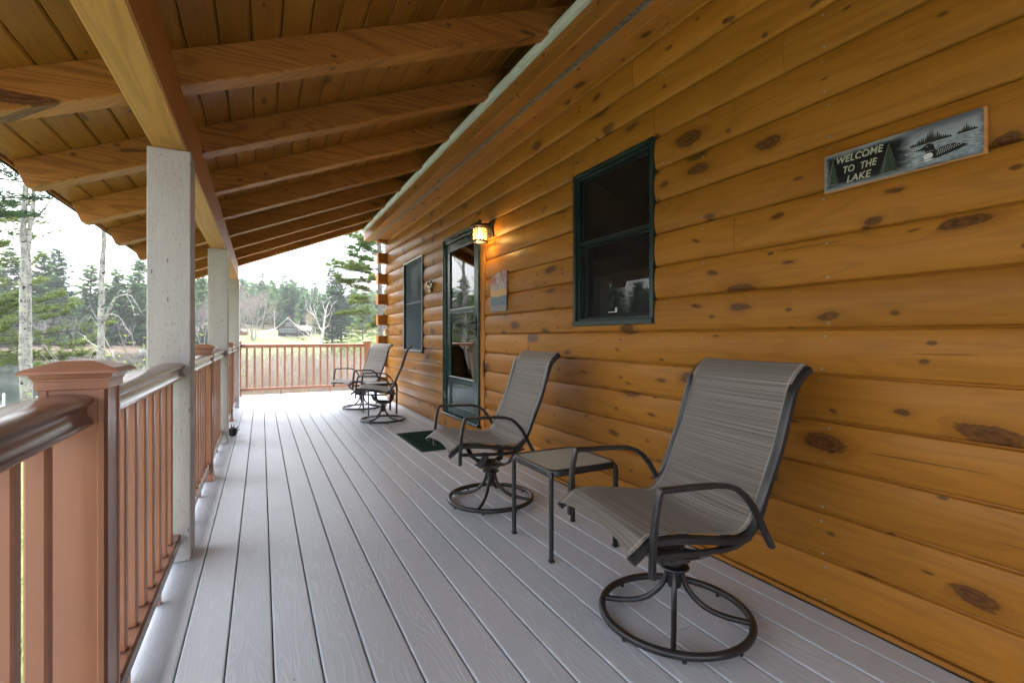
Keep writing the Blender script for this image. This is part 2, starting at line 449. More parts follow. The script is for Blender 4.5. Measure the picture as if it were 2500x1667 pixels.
for k in range(len(edges)-1):
    x0, x1 = edges[k], min(edges[k+1], 2.03)
    cuts = [YB] + joints.get(k, []) + [YE]
    for a, b in zip(cuts[:-1], cuts[1:]): board(x0, x1, a+.0012, b-.0012)
board(-.54, edges[0], YB, YE)                     # border board under the railing
board(2.0605, 2.115, YB, 8.8) if False else None
m = MB(); m.box(-.55, 2.10, YB, YE-.02, -.20, -.03); m.obj('joist_frame', 'joist', deck)
m = MB(); m.box(-.575, -.546, YB, YE, -.24, -.002); m.box(-.575, 2.3, YE+.002, YE+.03, -.24, -.002); m.obj('fascia_board', 'deck_board', deck)

# ------------------------------------------------------------------ log cabin
cabin = thing('log_cabin', 'honey stained log cabin wall with dark green door and windows', 'cabin', (0, 0, 0))
XW = 2.058; CO = .1863; Z0 = .023; NC = 16; CY = 8.872
OPEN = [(2.135, 2.95, 1.213, 2.272), (4.545, 5.755, .19, 2.302), (6.67, 7.685, .885, 2.275)]
def prof_pts(z0, zlo, zhi):
    fr = [(0, -.008), (.012, -.019), (.035, -.0245), (.09, -.0285), (.2, -.0335), (.34, -.037), (.5, -.0385), (.66, -.0370), (.80, -.0335), (.90, -.0295), (.948, -.0268), (.962, -.0225), (.972, -.012), (1.0, -.010)]
    pts = [(XW+d, z0+f*CO) for f, d in fr]
    out = []
    for (xa, za), (xb, zb) in zip(pts[:-1], pts[1:]):
        for q in (zlo, zhi):
            if za < q < zb:
                k = (q-za)/(zb-za); out.append((xa+(xb-xa)*k, q))
        if zlo <= za <= zhi: out.append((xa, za))
    if zlo <= pts[-1][1] <= zhi: out.append(pts[-1])
    out = sorted(set(out), key=lambda p: p[1])
    return out
wall = part('log_wall', cabin)
nails = []
def log(y0, y1, k, zlo=None, zhi=None, round_end=False):
    z0 = Z0+k*CO; zlo = zlo or z0; zhi = zhi or z0+CO
    front = prof_pts(z0, zlo, zhi)
    if len(front) < 2: return
    m = MB()
    prof = front + [(XW+.10, front[-1][1]), (XW+.10, front[0][1])]
    # subdivide along the length with slight waviness, like milled logs that moved as they dried
    ny = max(2, int((y1-y0)/.25)+1); n = len(prof); ph = rng.uniform(0, 9)
    for j in range(ny):
        y = y0 + (y1-y0)*j/(ny-1)
        w = .0022*mnoise.noise((y*1.1, ph, k*3.1))
        e = 0.0
        if j in (0, ny-1) and (y1-y0) > .2: e = .004
        yy = y
        for a, b in prof: m.v.append((a + (w + e if a < XW+.05 else 0), yy, b))
    for j in range(ny-1):
        for q in range(n):
            q2 = (q+1) % n
            m.f.append((j*n+q, j*n+q2, (j+1)*n+q2, (j+1)*n+q))
    m.f.append(tuple(range(n))); m.f.append(tuple((ny-1)*n+q for q in range(n)))
    m.obj('log', 'log_stain', wall, smooth=True)
    # face nails near the two edges of the course, in columns at the studs
    for st in (.55, 1.17, 1.79, 2.05, 3.05, 3.62, 4.23, 6.0, 6.5, 7.9, 8.4):
        yy = st + rng.uniform(-.025, .025)
        if y0+.03 < yy < y1-.03 and zhi-zlo > .17:
            for fz, dx in ((.12, -.0300), (.83, -.0325)):
                if rng.random() < .85: nails.append((XW+dx, yy+rng.uniform(-.008, .008), z0+fz*CO+rng.uniform(-.006, .006)))
but = {1: [3.4], 3: [-.2], 5: [3.65], 8: [1.6], 12: [3.35, 1.35], 13: [3.15, 6.0], 14: [2.32, 7.4], 15: [2.95, 5.1], 11: [8.0], 10: [3.7], 9: [8.1], 6: [8.3], 4: [6.3], 2: [7.2]}
for k in range(NC):
    z0, z1 = Z0+k*CO, Z0+(k+1)*CO
    yend = CY-.004 if k % 2 else 9.06
    segs = [(YB, yend)]
    cuts = sorted(but.get(k, []))
    full = []; partial = []
    for (a, b, zl, zh) in OPEN:
        if zl <= z0+.012 and zh >= z1-.012: full.append((a, b))
        elif zl < z1-.004 and zh > z0+.004: partial.append((a, b, zl, zh))
    ys = [YB]
    pieces = []
    blocks = sorted([(a, b, None) for a, b in full] + [(a, b, (zl, zh)) for a, b, zl, zh in partial])
    cur = YB
    for a, b, zz in blocks:
        pieces.append((cur, a, None, None))
        if zz:
            if zz[0] > z0+.02: pieces.append((a, b, None, zz[0]))
            if zz[1] < z1-.02: pieces.append((a, b, zz[1], None))
        cur = b
    pieces.append((cur, yend, None, None))
    for (a, b, zl, zh) in pieces:
        cc = [a] + [c for c in cuts if a+.15 < c < b-.15] + [b]
        for p, q in zip(cc[:-1], cc[1:]): log(p+.0012, q-.0012, k, zl, zh)
    # the end wall's logs cross at the corner on every second course and stick out square-cut
    if k % 2:
        mb = MB(); mb.box(1.862, 1.878, CY+.002, CY+.178, z0+.004, z1-.004); e = mb.obj('log_end_lit', 'trim_stain', wall)  # thin slab in paler stain paints the light on the cut end
        mb = MB(); mb.box(1.878, XW+.06, CY, CY+.18, z0+.002, z1-.002, .004); mb.obj('log_end', 'log_stain_x', wall)
    mb = MB()
    bow = [(-.0, .004), (-.03, .1*CO), (-.044, .45*CO), (-.036, .75*CO), (-.01, .96*CO), (0, CO-.002)]
    mb.sweep([(9.12-a, z0+b) for a, b in bow] + [(9.0, z1-.002), (9.0, z0+.004)], XW+.062, 8.0, 'x')
    mb.obj('log', 'log_stain_x', wall, smooth=True)
mb = MB(); mb.box(XW+.105, XW+.13, YB, 2.135, 0, 3.0); mb.box(XW+.105, XW+.13, 2.95, 4.55, 0, 3.0); mb.box(XW+.105, XW+.13, 5.755, 6.67, 0, 3.0); mb.box(XW+.105, XW+.13, 7.685, 9.0, 0, 3.0)
for a, b, zl, zh in OPEN: mb.box(XW+.105, XW+.13, a, b, 0, zl); mb.box(XW+.105, XW+.13, a, b, zh, 3.0)
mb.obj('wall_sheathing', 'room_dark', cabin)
# chink shadow gap behind courses
mb = MB()
for (x, y, z) in nails:
    mb.lathe([(.0048, 0), (.0048, .0016), (.003, .0026)], 8, (0, 0, 0))
    n8 = 24
    for q in range(len(mb.v)-n8, len(mb.v)):
        px, py, pz = mb.v[q]; mb.v[q] = (x - pz, y + px, z + py)
tag(mb.obj('nail_heads', 'nail', cabin), kind='stuff')
# base trim board along the floor
mb = MB(); mb.box(2.028, 2.10, YB, 8.868, .001, .020, .003); mb.obj('base_trim', 'soffit_stain', cabin)
mb = MB()
q = [(2.026, 0)]
for j in range(160):
    y = YB + (8.8-YB)*j/159
    q.append((2.020 - .010*abs(mnoise.noise((y*9, 0, 0))) - .004*abs(mnoise.noise((y*40, 3, 0))), y))
for (xa, ya), (xb, yb) in zip(q[1:-1], q[2:]): mb.quad((xa, ya, .0016), (2.03, ya, .0016), (2.03, yb, .0016), (xb, yb, .0016))
tag(mb.obj('dirt_line', 'caulk', cabin), kind='stuff')

# ---- eave: soffit boards, vent strip, fascia, drip edge, main roof slope
eave = part('eave', cabin); YR0, YR1 = YB, 9.15; ZS = 2.866
mb = MB(); mb.box(1.83, 1.925, YR0, 4.6, ZS, ZS+.018, .002); mb.obj('soffit_board', 'soffit_stain', eave)
mb = MB(); mb.box(1.83, 1.925, 4.603, YR1-.004, ZS, ZS+.018, .002); mb.obj('soffit_board', 'soffit_stain', eave)
mb = MB(); mb.box(1.927, 2.09, YR0, 2.0, ZS+.002, ZS+.02, .002); mb.obj('soffit_board', 'soffit_stain', eave)
mb = MB(); mb.box(1.927, 2.09, 2.003, 6.2, ZS+.002, ZS+.02, .002); mb.obj('soffit_board', 'soffit_stain', eave)
mb = MB(); mb.box(1.927, 2.09, 6.203, YR1-.004, ZS+.002, ZS+.02, .002); mb.obj('soffit_board', 'soffit_stain', eave)
mb = MB(); mb.box(1.684, 1.785, YR0, YR1-.004, ZS, ZS+.018, .002); mb.obj('soffit_board', 'soffit_stain', eave)
mb = MB(); mb.box(1.69, 2.2, YR0, YR1-.03, ZS+.06, ZS+.07); mb.obj('soffit_backing', 'void', eave)
mb = MB(); y = YR0
while y < YR1-.05:
    mb.box(1.797, 1.819, y, y+.028, ZS+.004, ZS+.006); mb.box(1.786, 1.797, y+.026, y+.03, ZS+.003, ZS+.006)
    mb.box(1.786, 1.797, y, y+.010, ZS+.004, ZS+.006); y += .030
mb.box(1.819, 1.829, YR0, YR1-.01, ZS+.001, ZS+.005); mb.box(1.786, 1.789, YR0, YR1-.01, ZS+.001, ZS+.005)
mb.obj('soffit_vent', 'vent_metal', eave)
mb = MB(); mb.box(1.785, 1.83, YR0, YR1-.01, ZS+.03, ZS+.034); mb.obj('vent_void', 'void', eave)
mb = MB(); mb.box(1.662, 1.683, YR0, YR1, ZS-.008, 2.952, .003); mb.obj('fascia_board', 'soffit_stain', eave)
mb = MB(); mb.box(1.667, 1.684, YR0, YR1-.002, 2.954, 3.022, .002); mb.obj('fascia_board', 'soffit_stain', eave)
mb = MB(); mb.sweep([(1.664, 3.006), (1.655, 3.004), (1.648, 3.026), (1.625, 3.034), (1.618, 3.046), (1.622, 3.054), (1.70, 3.062), (1.70, 3.03)], YR0, 3.06); mb.obj('drip_edge', 'drip_metal', eave)
mb = MB(); mb.sweep([(1.664, 3.003), (1.655, 3.001), (1.647, 3.023), (1.623, 3.031), (1.616, 3.043), (1.620, 3.051), (1.70, 3.059), (1.70, 3.027)], 3.062, YR1+.01); mb.obj('drip_edge', 'drip_metal', eave)
mb = MB(); mb.sweep([(1.635, 3.056), (1.70, 3.063), (6.0, 6.2), (6.0, 6.3), (1.63, 3.075)], YR0, YR1+.04); mb.obj('main_roof', 'roofing', eave)
mb = MB(); mb.quad((1.684, 9.13, ZS), (2.3, 9.13, ZS), (6, 9.13, ZS), (6, 9.13, 6.2), (1.69, 9.13, 3.05)); mb.obj('gable_wall', 'log_stain_x', cabin)

# ---- windows
def window(name, y0, y1, z0, z1, green, screen, edge, xf=2.012):
    w = part(name, cabin)
    fr = .028
    mb = MB()
    mb.box(xf, xf+.11, y0, y0+fr, z0, z1, .003); mb.box(xf, xf+.11, y1-fr, y1, z0, z1, .003)
    mb.box(xf+.001, xf+.11, y0+fr, y1-fr, z1-fr, z1-.001, .003)
    mb.obj('frame', green, w)
    mb = MB(); mb.box(xf-.012, xf+.11, y0-.002, y1+.002, z0-.028, z0+.006, .003); mb.obj('sill', green, w)
    if edge:
        mb = MB(); mb.box(xf-.004, xf-.0005, y0+.002, y0+.014, z0, z1); mb.box(xf-.004, xf-.0005, y1-.012, y1, z0, z1); mb.box(xf-.004, xf-.0005, y0+.014, y1-.012, z1-.022, z1-.004)
        mb.box(xf-.014, xf-.0125, y0, y1, z0-.004, z0+.004)
        mb.obj('edge_trim', 'white_edge', w)
    zm = z0 + .525*(z1-z0)
    # upper sash (outer) and lower sash (inner)
    for (a, b, xs, nm) in ((zm-.02, z1-fr, xf+.045, 'upper_sash'), (z0+.006, zm+.02, xf+.075, 'lower_sash')):
        s_ = MB(); t_ = .036
        s_.box(xs, xs+.028, y0+fr, y0+fr+t_, a, b, .003); s_.box(xs, xs+.028, y1-fr-t_, y1-fr, a, b, .003)
        s_.box(xs+.001, xs+.027, y0+fr+t_, y1-fr-t_, a, a+t_, .003); s_.box(xs+.001, xs+.027, y0+fr+t_, y1-fr-t_, b-t_, b, .003)
        s_.obj(nm, green, w)
        p = MB(); p.box(xs+.012, xs+.016, y0+fr+t_-.005, y1-fr-t_+.005, a+t_-.005, b-t_+.005); p.obj('pane', 'pane', w)
    p = MB(); p.quad((xf+.030, y0+fr, z0+.01), (xf+.030, y1-fr, z0+.01), (xf+.030, y1-fr, z1-fr), (xf+.030, y0+fr, z1-fr)); p.obj('screen', screen, w)
    s_ = MB(); xs = xf+.026; t_ = .016
    s_.box(xs, xs+.01, y0+fr, y0+fr+t_, z0+.008, z1-fr, .002); s_.box(xs, xs+.01, y1-fr-t_, y1-fr, z0+.008, z1-fr, .002)
    s_.box(xs, xs+.01, y0+fr+t_, y1-fr-t_, z0+.008, z0+.008+t_, .002); s_.box(xs, xs+.01, y0+fr+t_, y1-fr-t_, z1-fr-t_, z1-fr, .002)
    s_.box(xs, xs+.01, y0+fr+t_, y1-fr-t_, zm-.012, zm+.012, .002)
    s_.obj('screen_frame', green, w)
    l = MB(); yc = (y0+y1)/2
    l.box(xf+.018, xf+.026, yc-.05, yc+.02, z0+.055, z0+.060); l.box(xf+.018, xf+.026, yc-.06, yc-.05, z0+.055, z0+.085); l.obj('sash_latch', 'white_edge' if not edge else 'chrome_old', w)
    return w
window('window', 2.137, 2.948, 1.213, 2.270, 'window_green', 'screen_near', False)
window('window', 6.672, 7.683, .912, 2.272, 'window_green', 'screen_far', True)

# ---- storm door
door = part('storm_door', cabin)
mb = MB(); xf = 2.005
mb.box(xf, 2.12, 4.64, 4.70, .17, 2.30, .004); mb.box(xf, 2.12, 5.69, 5.753, .17, 2.30, .004); mb.box(xf+.001, 2.12, 4.70, 5.69, 2.235, 2.299, .004)
mb.box(xf-.012, xf+.002, 4.64, 4.655, .19, 2.30, .002); mb.box(xf-.012, xf+.002, 5.738, 5.753, .19, 2.30, .002); mb.box(xf-.0115, xf+.002, 4.656, 5.737, 2.282, 2.299, .002)
mb.obj('frame', 'frame_green', door)
mb = MB(); xd = xf+.018
mb.box(xd, xd+.035, 4.705, 4.825, .20, 2.228, .006); mb.box(xd, xd+.035, 5.575, 5.685, .20, 2.228, .006)
mb.box(xd+.001, xd+.034, 4.826, 5.574, 2.135, 2.228, .006)
mb.box(xd-.006, xd+.034, 4.826, 5.574, 1.380, 1.436, .010)
mb.box(xd+.001, xd+.034, 4.826, 5.574, .572, .640, .006); mb.box(xd+.001, xd+.034, 4.826, 5.574, .20, .305, .006)
mb.obj('leaf', 'frame_green', door)
mb = MB(); mb.box(xd+.014, xd+.022, 4.82, 5.58, .30, .58); mb.obj('kick_panel', 'frame_green', door)
mb = MB(); mb.box(xd+.004, xd+.014, 4.838, 4.85, .32, .56, .003); mb.box(xd+.004, xd+.014, 5.55, 5.562, .32, .56, .003); mb.box(xd+.004, xd+.014, 4.85, 5.55, .548, .56, .003); mb.box(xd+.004, xd+.014, 4.85, 5.55, .32, .332, .003)
mb.obj('panel_moulding', 'frame_green', door)
for (a, b) in ((1.43, 2.14), (.636, 1.385)):
    mb = MB(); mb.box(xd+.016, xd+.020, 4.82, 5.58, a, b); mb.obj('pane', 'pane', door)
for za, zb in ((.637, .647), (1.432, 1.440)):
    mb = MB(); mb.box(xd-.002, xd+.006, 4.828, 5.572, za, zb); mb.obj('glass_bead', 'white_edge', door)
mb = MB(); mb.box(1.975, 2.06, 4.64, 5.755, .168, .198, .006); mb.obj('threshold', 'frame_green', door)
mb = MB(); mb.box(xd-.010, xd, 4.752, 4.778, 1.125, 1.335, .003); mb.tube([(xd-.01, 4.765, 1.262), (xd-.045, 4.765, 1.262), (xd-.05, 4.80, 1.264), (xd-.05, 4.86, 1.258), (xd-.046, 4.90, 1.25), (xd-.05, 4.93, 1.262)], [.009, .009, .008, .007, .006, .004], 8)
mb.lathe([(.010, 0), (.010, .012), (.006, .02)], 12, (0, 0, 0))
for q in range(len(mb.v)-36, len(mb.v)):
    px, py, pz = mb.v[q]; mb.v[q] = (xd-.01-pz, 4.765+px, 1.19+py)
mb.obj('handle', 'black_iron', door, smooth=True)
mb = MB(); mb.box(2.016, 2.12, 4.548, 4.638, .19, 2.302, .004); mb.obj('jamb_trim', 'trim_stain', door)
mb = MB(); mb.box(2.012, 2.10, 4.642, 5.755, .022, .166, .004); mb.obj('sill_log', 'log_stain', door)
# inner entry door behind the storm door: dark wood with an arched light
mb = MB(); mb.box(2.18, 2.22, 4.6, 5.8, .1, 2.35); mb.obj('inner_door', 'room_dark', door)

# ---- the room behind the glass
room = part('room', cabin)
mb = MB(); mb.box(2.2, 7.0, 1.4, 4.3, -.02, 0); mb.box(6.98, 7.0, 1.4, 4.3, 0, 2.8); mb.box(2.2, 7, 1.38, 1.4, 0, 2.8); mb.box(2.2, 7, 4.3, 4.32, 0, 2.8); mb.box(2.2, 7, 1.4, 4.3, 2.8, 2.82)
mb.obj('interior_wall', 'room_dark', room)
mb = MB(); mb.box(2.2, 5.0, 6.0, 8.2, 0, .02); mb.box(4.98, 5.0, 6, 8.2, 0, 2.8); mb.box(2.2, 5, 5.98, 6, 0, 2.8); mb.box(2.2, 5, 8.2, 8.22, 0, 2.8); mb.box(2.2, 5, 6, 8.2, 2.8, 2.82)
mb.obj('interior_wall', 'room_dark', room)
mb = MB(); mb.lathe([(.012, .16), (.02, .12), (.035, .08), (.055, .04), (.095, 0)], 20, (2.75, 3.25, 1.78), cap=False); mb.obj('pendant_shade', 'shade_glow', room, smooth=True)
mb = MB(); mb.tube([(2.75, 3.25, 1.94), (2.75, 3.25, 2.8)], .006, 6); mb.obj('pendant_cord', 'black_iron', room)
mb = MB()
for j in range(40):
    y = 2.73+.006*j; x = 2.25+.02*math.sin(j*1.1)
    if j: mb.quad((px_, py_, 1.1), (x, y, 1.1), (x, y, 2.3), (px_, py_, 2.3))
    px_, py_ = x, y
mb.obj('curtain', 'joist', room, smooth=True)
# ------------------------------------------------------------------ porch roof
SL = .405; ZB0 = 2.24; XB0 = -.33
def zbot(x): return ZB0 + SL*(x-XB0)
roof = thing('porch_roof', 'stained timber porch roof with exposed rafters and plank ceiling', 'roof')
cs = 1/math.hypot(1, SL); sn = SL*cs
DV = .166                                        # rafter depth measured vertically
for k in range(-5, 8):
    y0 = 2.648 + .9144*k if k < 7 else 8.862
    if k == 6: y0 = 8.085
    y0 += rng.uniform(-.006, .006); y1 = y0+.116
    dp = DV*cs; m = MB()
    # side outline (x,z): square-cut tail with a small eased corner
    xt = -1.192; zt = zbot(xt)+DV
    tail = [(xt, zt), (xt+dp*sn*.45, zt-dp*cs*.45), (xt+dp*sn*.96, zt-dp*cs*.93), (xt+dp*sn+.016, zbot(xt+dp*sn+.016)+.002)]
    head = [(1.95, zbot(1.95)), (1.95, zbot(1.95)+DV)]
    nseg = 14; xs0, xs1 = tail[-1][0]+.05, 1.95
    bot = [(xs0+(xs1-xs0)*j/nseg, zbot(xs0+(xs1-xs0)*j/nseg)+.0015*math.sin(j*2.1+k)) for j in range(nseg)]
    outl = tail + bot + head
    n = len(outl); e = .006
    for yy, ins in ((y0, e), (y0+e, 0), (y1-e, 0), (y1, e)):
        for j, (a, b) in enumerate(outl):
            m.v.append((a, yy, b + (ins if 3 <= j < n-2 else 0)))
    for r_ in range(3):
        for j in range(n):
            j2 = (j+1) % n; m.f.append((r_*n+j, r_*n+j2, (r_+1)*n+j2, (r_+1)*n+j))
    m.f.append(tuple(range(n))[::-1]); m.f.append(tuple(3*n+j for j in range(n)))
    m.obj('rafter', 'rafter_wood', roof)
# plank ceiling, laid lengthwise on the rafters
px = .1292; x = -1.204; k = 0
cutsY = [[YB, -.1, 3.65, 7.3, 9.0], [YB, 1.8, 5.45, 9.0], [YB, -1.0, 2.7, 6.35, 9.0], [YB, .9, 4.5, 8.15, 9.0]]
while x < 2.02:
    x0, x1 = x+.0020, x+px-.0020
    za, zb_ = zbot(x0)+DV+.001, zbot(x1)+DV+.001; ch = .007
    cy = cutsY[k % 4]
    for a, b in zip(cy[:-1], cy[1:]):
        m = MB()
        m.sweep([(x0, za+ch), (x0+ch, za+SL*ch), (x1-ch, zb_-SL*ch), (x1, zb_+ch), (x1, zb_+.024), (x0, za+.024)], a+.0008, b-.0008)
        m.obj('plank', 'plank_wood', roof)
    x += px; k += 1
m = MB(); m.sweep([(-1.235, zbot(-1.235)+DV+.026), (2.1, zbot(2.1)+DV+.026), (2.1, zbot(2.1)+DV+.05), (-1.235, zbot(-1.235)+DV+.05)], YB, 9.03); m.obj('roof_sheathing', 'roofing', roof)
m = MB(); m.box(-1.212, -1.206, YB, 9.02, zbot(-1.206)+DV-.012, zbot(-1.206)+DV+.03); m.box(-1.240, -1.2122, YB, 9.02, zbot(-1.2)+DV+.006, zbot(-1.2)+DV+.024); m.obj('eave_strip', 'rafter_wood', roof)
m = MB(); m.sweep([(-1.246, zbot(-1.2)+DV-.006), (-1.2412, zbot(-1.2)+DV-.008), (-1.2412, zbot(-1.2)+DV+.05), (-1.246, zbot(-1.2)+DV+.052)], YB, 9.03); m.obj('drip_edge', 'black_iron', roof)
# beam on the posts, in lengths butted over the posts
for a, b in ((YB, -.03), (-.028, 2.965), (2.967, 5.97), (5.972, 9.0)):
    m = MB(); x0, x1 = -.470, -.326
    zt0, zt1 = zbot(x0)+.004, zbot(x1)+.03
    n = 16
    prof = [(x0, 2.032), (x0+.007, 2.0245), (x1-.007, 2.0245), (x1, 2.032), (x1, zt1), (x0, zt0)]
    m.sweep(prof, a, b); m.obj('beam', 'beam_wood', roof)

# ------------------------------------------------------------------ posts
names = ['grey painted square porch post nearest the camera', 'second grey painted porch post along the side railing', 'farthest grey painted porch post by the far corner']
for i, y in enumerate((2.876, 5.88, 8.83)):
    m = MB(); m.box(-.489, -.311, y, y+.178, .0015, 2.0235, .004)
    p = m.obj('porch_post', 'post_paint'); tag(p, names[i], 'post', 'grey porch posts')

# ------------------------------------------------------------------ newel posts and railings
def newel(x0, y0, label, ytop=None):
    t = thing('newel_post', label, 'post', (x0+.06, y0+.06, 0), 0, 'terracotta newel posts')
    h = .06
    m = MB(); pr = []
    # shaft with shallow raised corner beads
    b_ = [(-h, -h+.006), (-h+.006, -h), (-h+.016, -h), (-h+.019, -h+.003), (h-.019, -h+.003), (h-.016, -h), (h-.006, -h), (h, -h+.006)]
    sec = []
    for q in range(4):
        a = q*math.pi/2
        sec += [(px_*math.cos(a)-py_*math.sin(a), px_*math.sin(a)+py_*math.cos(a)) for px_, py_ in b_]
    m.prism(sec, .002, .995); m.obj('shaft', 'rail_composite', t)
    def ringed(name, levels):
        mm = MB(); n = 4
        for hw, z in levels: mm.v += [(-hw, -hw, z), (hw, -hw, z), (hw, hw, z), (-hw, hw, z)]
        for i in range(len(levels)-1):
            for q in range(4): mm.f.append((i*4+q, i*4+(q+1) % 4, i*4+4+(q+1) % 4, i*4+4+q))
        mm.f.append((3, 2, 1, 0)); b0 = 4*(len(levels)-1); mm.f.append((b0, b0+1, b0+2, b0+3))
        return mm.obj(name, 'rail_composite', t)
    ringed('collar', [(.0602, .988), (.063, .990), (.064, 1.007), (.066, 1.009), (.066, 1.012), (.0705, 1.018), (.0715, 1.0235)])
    ringed('cap', [(.084, 1.0238), (.086, 1.026), (.086, 1.030), (.079, 1.034), (.076, 1.036), (.03, 1.0515), (.006, 1.0545)])
    ringed('base_skirt', [(.0735, .002), (.0735, .012), (.067, .020), (.0655, .045), (.0602, .055)])
    return t
newel(-.430, 1.40, 'large terracotta newel post with pyramid cap in the left foreground')
newel(-.456, 4.40, 'terracotta newel post between the first and second grey posts')
newel(-.458, 7.40, 'terracotta newel post between the second and third grey posts')
newel(-.458, 10.50, 'terracotta corner newel post at the far left of the deck')
nw = newel(1.935, 10.53, 'terracotta newel post where the far railing meets the cabin')

RC = -.387
RP = [(-.030, .9015), (.030, .9015), (.046, .905), (.053, .912), (.053, .919), (.046, .926), (.041, .936), (.042, .948), (.050, .956), (.055, .962), (.054, .970), (.044, .9755), (.022, .979), (0, .980)]
RP = RP + [(-a, b) for a, b in RP[2:-1][::-1]]
BP = [(-.033, .088), (.033, .088), (.036, .094), (.036, .132), (.029, .141), (-.029, .141), (-.036, .132), (-.036, .094)]
bal_y = {}
def baluster(L, axis, t):
    m = MB(); m.box(-.0175, .0175, -.0175, .0175, .1405, .9025, .004); return m
_bal = MB(); _bal.box(-.0175, .0175, -.0175, .0175, .1412, .9012, .004); bal_me = _bal.mesh('baluster', 'rail_composite')
def railing(label, p0, p1, first, pitch_, axis='y', cc=RC):
    t = thing('railing', label, 'railing', (cc, (p0+p1)/2, 0) if axis == 'y' else ((p0+p1)/2, cc, 0), 0, 'terracotta porch railings')
    ox, oy = t.location.x, t.location.y
    m = MB()
    if axis == 'y': m.sweep(RP, p0-oy, p1-oy)
    else: m.sweep(RP, p0-ox, p1-ox, 'x')
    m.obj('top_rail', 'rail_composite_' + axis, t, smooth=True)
    m = MB()
    if axis == 'y': m.sweep(BP, p0-oy, p1-oy)
    else: m.sweep(BP, p0-ox, p1-ox, 'x')
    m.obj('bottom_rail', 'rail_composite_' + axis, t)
    q = first
    while q < p1-.03:
        if q > p0+.03:
            b = link('baluster', bal_me, t); b.location = (0, q-oy, 0) if axis == 'y' else (q-ox, 0, 0)
        q += pitch_
    for fr in (.3, .7):
        q = p0+(p1-p0)*fr; m = MB()
        if axis == 'y': m.box(-.016, .016, q-oy-.016, q-oy+.016, .0015, .0875)
        else: m.box(q-ox-.016, q-ox+.016, -.016, .016, .0015, .0875)
        m.obj('foot_block', 'rail_composite', t)
    return t
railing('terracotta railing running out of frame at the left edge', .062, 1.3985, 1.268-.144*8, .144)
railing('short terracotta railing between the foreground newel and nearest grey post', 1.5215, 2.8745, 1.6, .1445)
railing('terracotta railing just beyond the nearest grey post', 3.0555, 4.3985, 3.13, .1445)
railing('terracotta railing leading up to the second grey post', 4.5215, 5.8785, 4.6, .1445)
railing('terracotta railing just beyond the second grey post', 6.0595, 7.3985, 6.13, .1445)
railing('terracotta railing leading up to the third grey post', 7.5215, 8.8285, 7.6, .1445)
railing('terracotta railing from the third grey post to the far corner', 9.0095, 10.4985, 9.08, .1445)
railing('long terracotta railing across the far end of the deck', -.3365, 1.9345, -.246, .1315, 'x', 10.585)

# ------------------------------------------------------------------ sling chairs
def sling_mat():
    t = NT('sling'); u = t.sep(t.uv())
    a = t.noise(t.vec(t.math('MULTIPLY', u[0], .35), t.math('MULTIPLY', u[1], 420.0), 0.0), 1.0, 2, .8)
    a2 = t.noise(t.vec(t.math('MULTIPLY', u[0], .15), t.math('MULTIPLY', u[1], 75.0), 4.0), 1.0, 3, .6)
    w = t.math('SINE', t.math('MULTIPLY', u[0], 900.0)); w2 = t.math('SINE', t.math('MULTIPLY', u[1], 1900.0))
    f = t.math('ADD', t.math('MULTIPLY', a, .8), t.math('MULTIPLY', a2, .2))
    col = t.mix(t.ss(f, .36, .66), (.095, .084, .075), (.285, .26, .235))
    li = t.ss(a, .60, .66)
    col = t.mix(t.math('MULTIPLY', li, .6), col, (.52, .49, .44))
    edge = t.math('ABSOLUTE', t.math('SUBTRACT', u[0], .5))
    st = t.math('MULTIPLY', t.ss(edge, .462, .470), t.ss(edge, .482, .474))
    col = t.mix(t.math('MULTIPLY', st, .5), col, (.5, .47, .42))
    hh = t.math('ADD', t.math('MULTIPLY', w, .3), t.math('ADD', w2, t.math('MULTIPLY', a, 1.5)))
    t.bsdf(col, .62, t.bump(hh, .22, .0015), .35, Sheen_Weight=.1)
    M['sling'] = t.m
sling_mat()
def spline(P, n):
    """Catmull-Rom through 2D/3D points"""
    P = [Vector(p if len(p) == 3 else (p[0], p[1], 0)) for p in P]; out = []
    Q = [P[0]*2-P[1]] + P + [P[-1]*2-P[-2]]
    for i in range(1, len(Q)-2):
        for j in range(n):
            t = j/n; a, b, c, d = Q[i-1], Q[i], Q[i+1], Q[i+2]
            out.append(.5*((2*b)+(c-a)*t+(2*a-5*b+4*c-d)*t*t+(3*b-a-3*c+d)*t*t*t))
    out.append(P[-1]); return out
RAIL = [(.373, .405), (.345, .424), (.315, .447), (.285, .457), (.22, .455), (.12, .443), (.03, .428), (-.045, .420), (-.085, .427), (-.118, .455), (-.148, .508), (-.182, .590), (-.236, .715), (-.275, .835), (-.305, .925), (-.335, .968), (-.378, 1.003)]
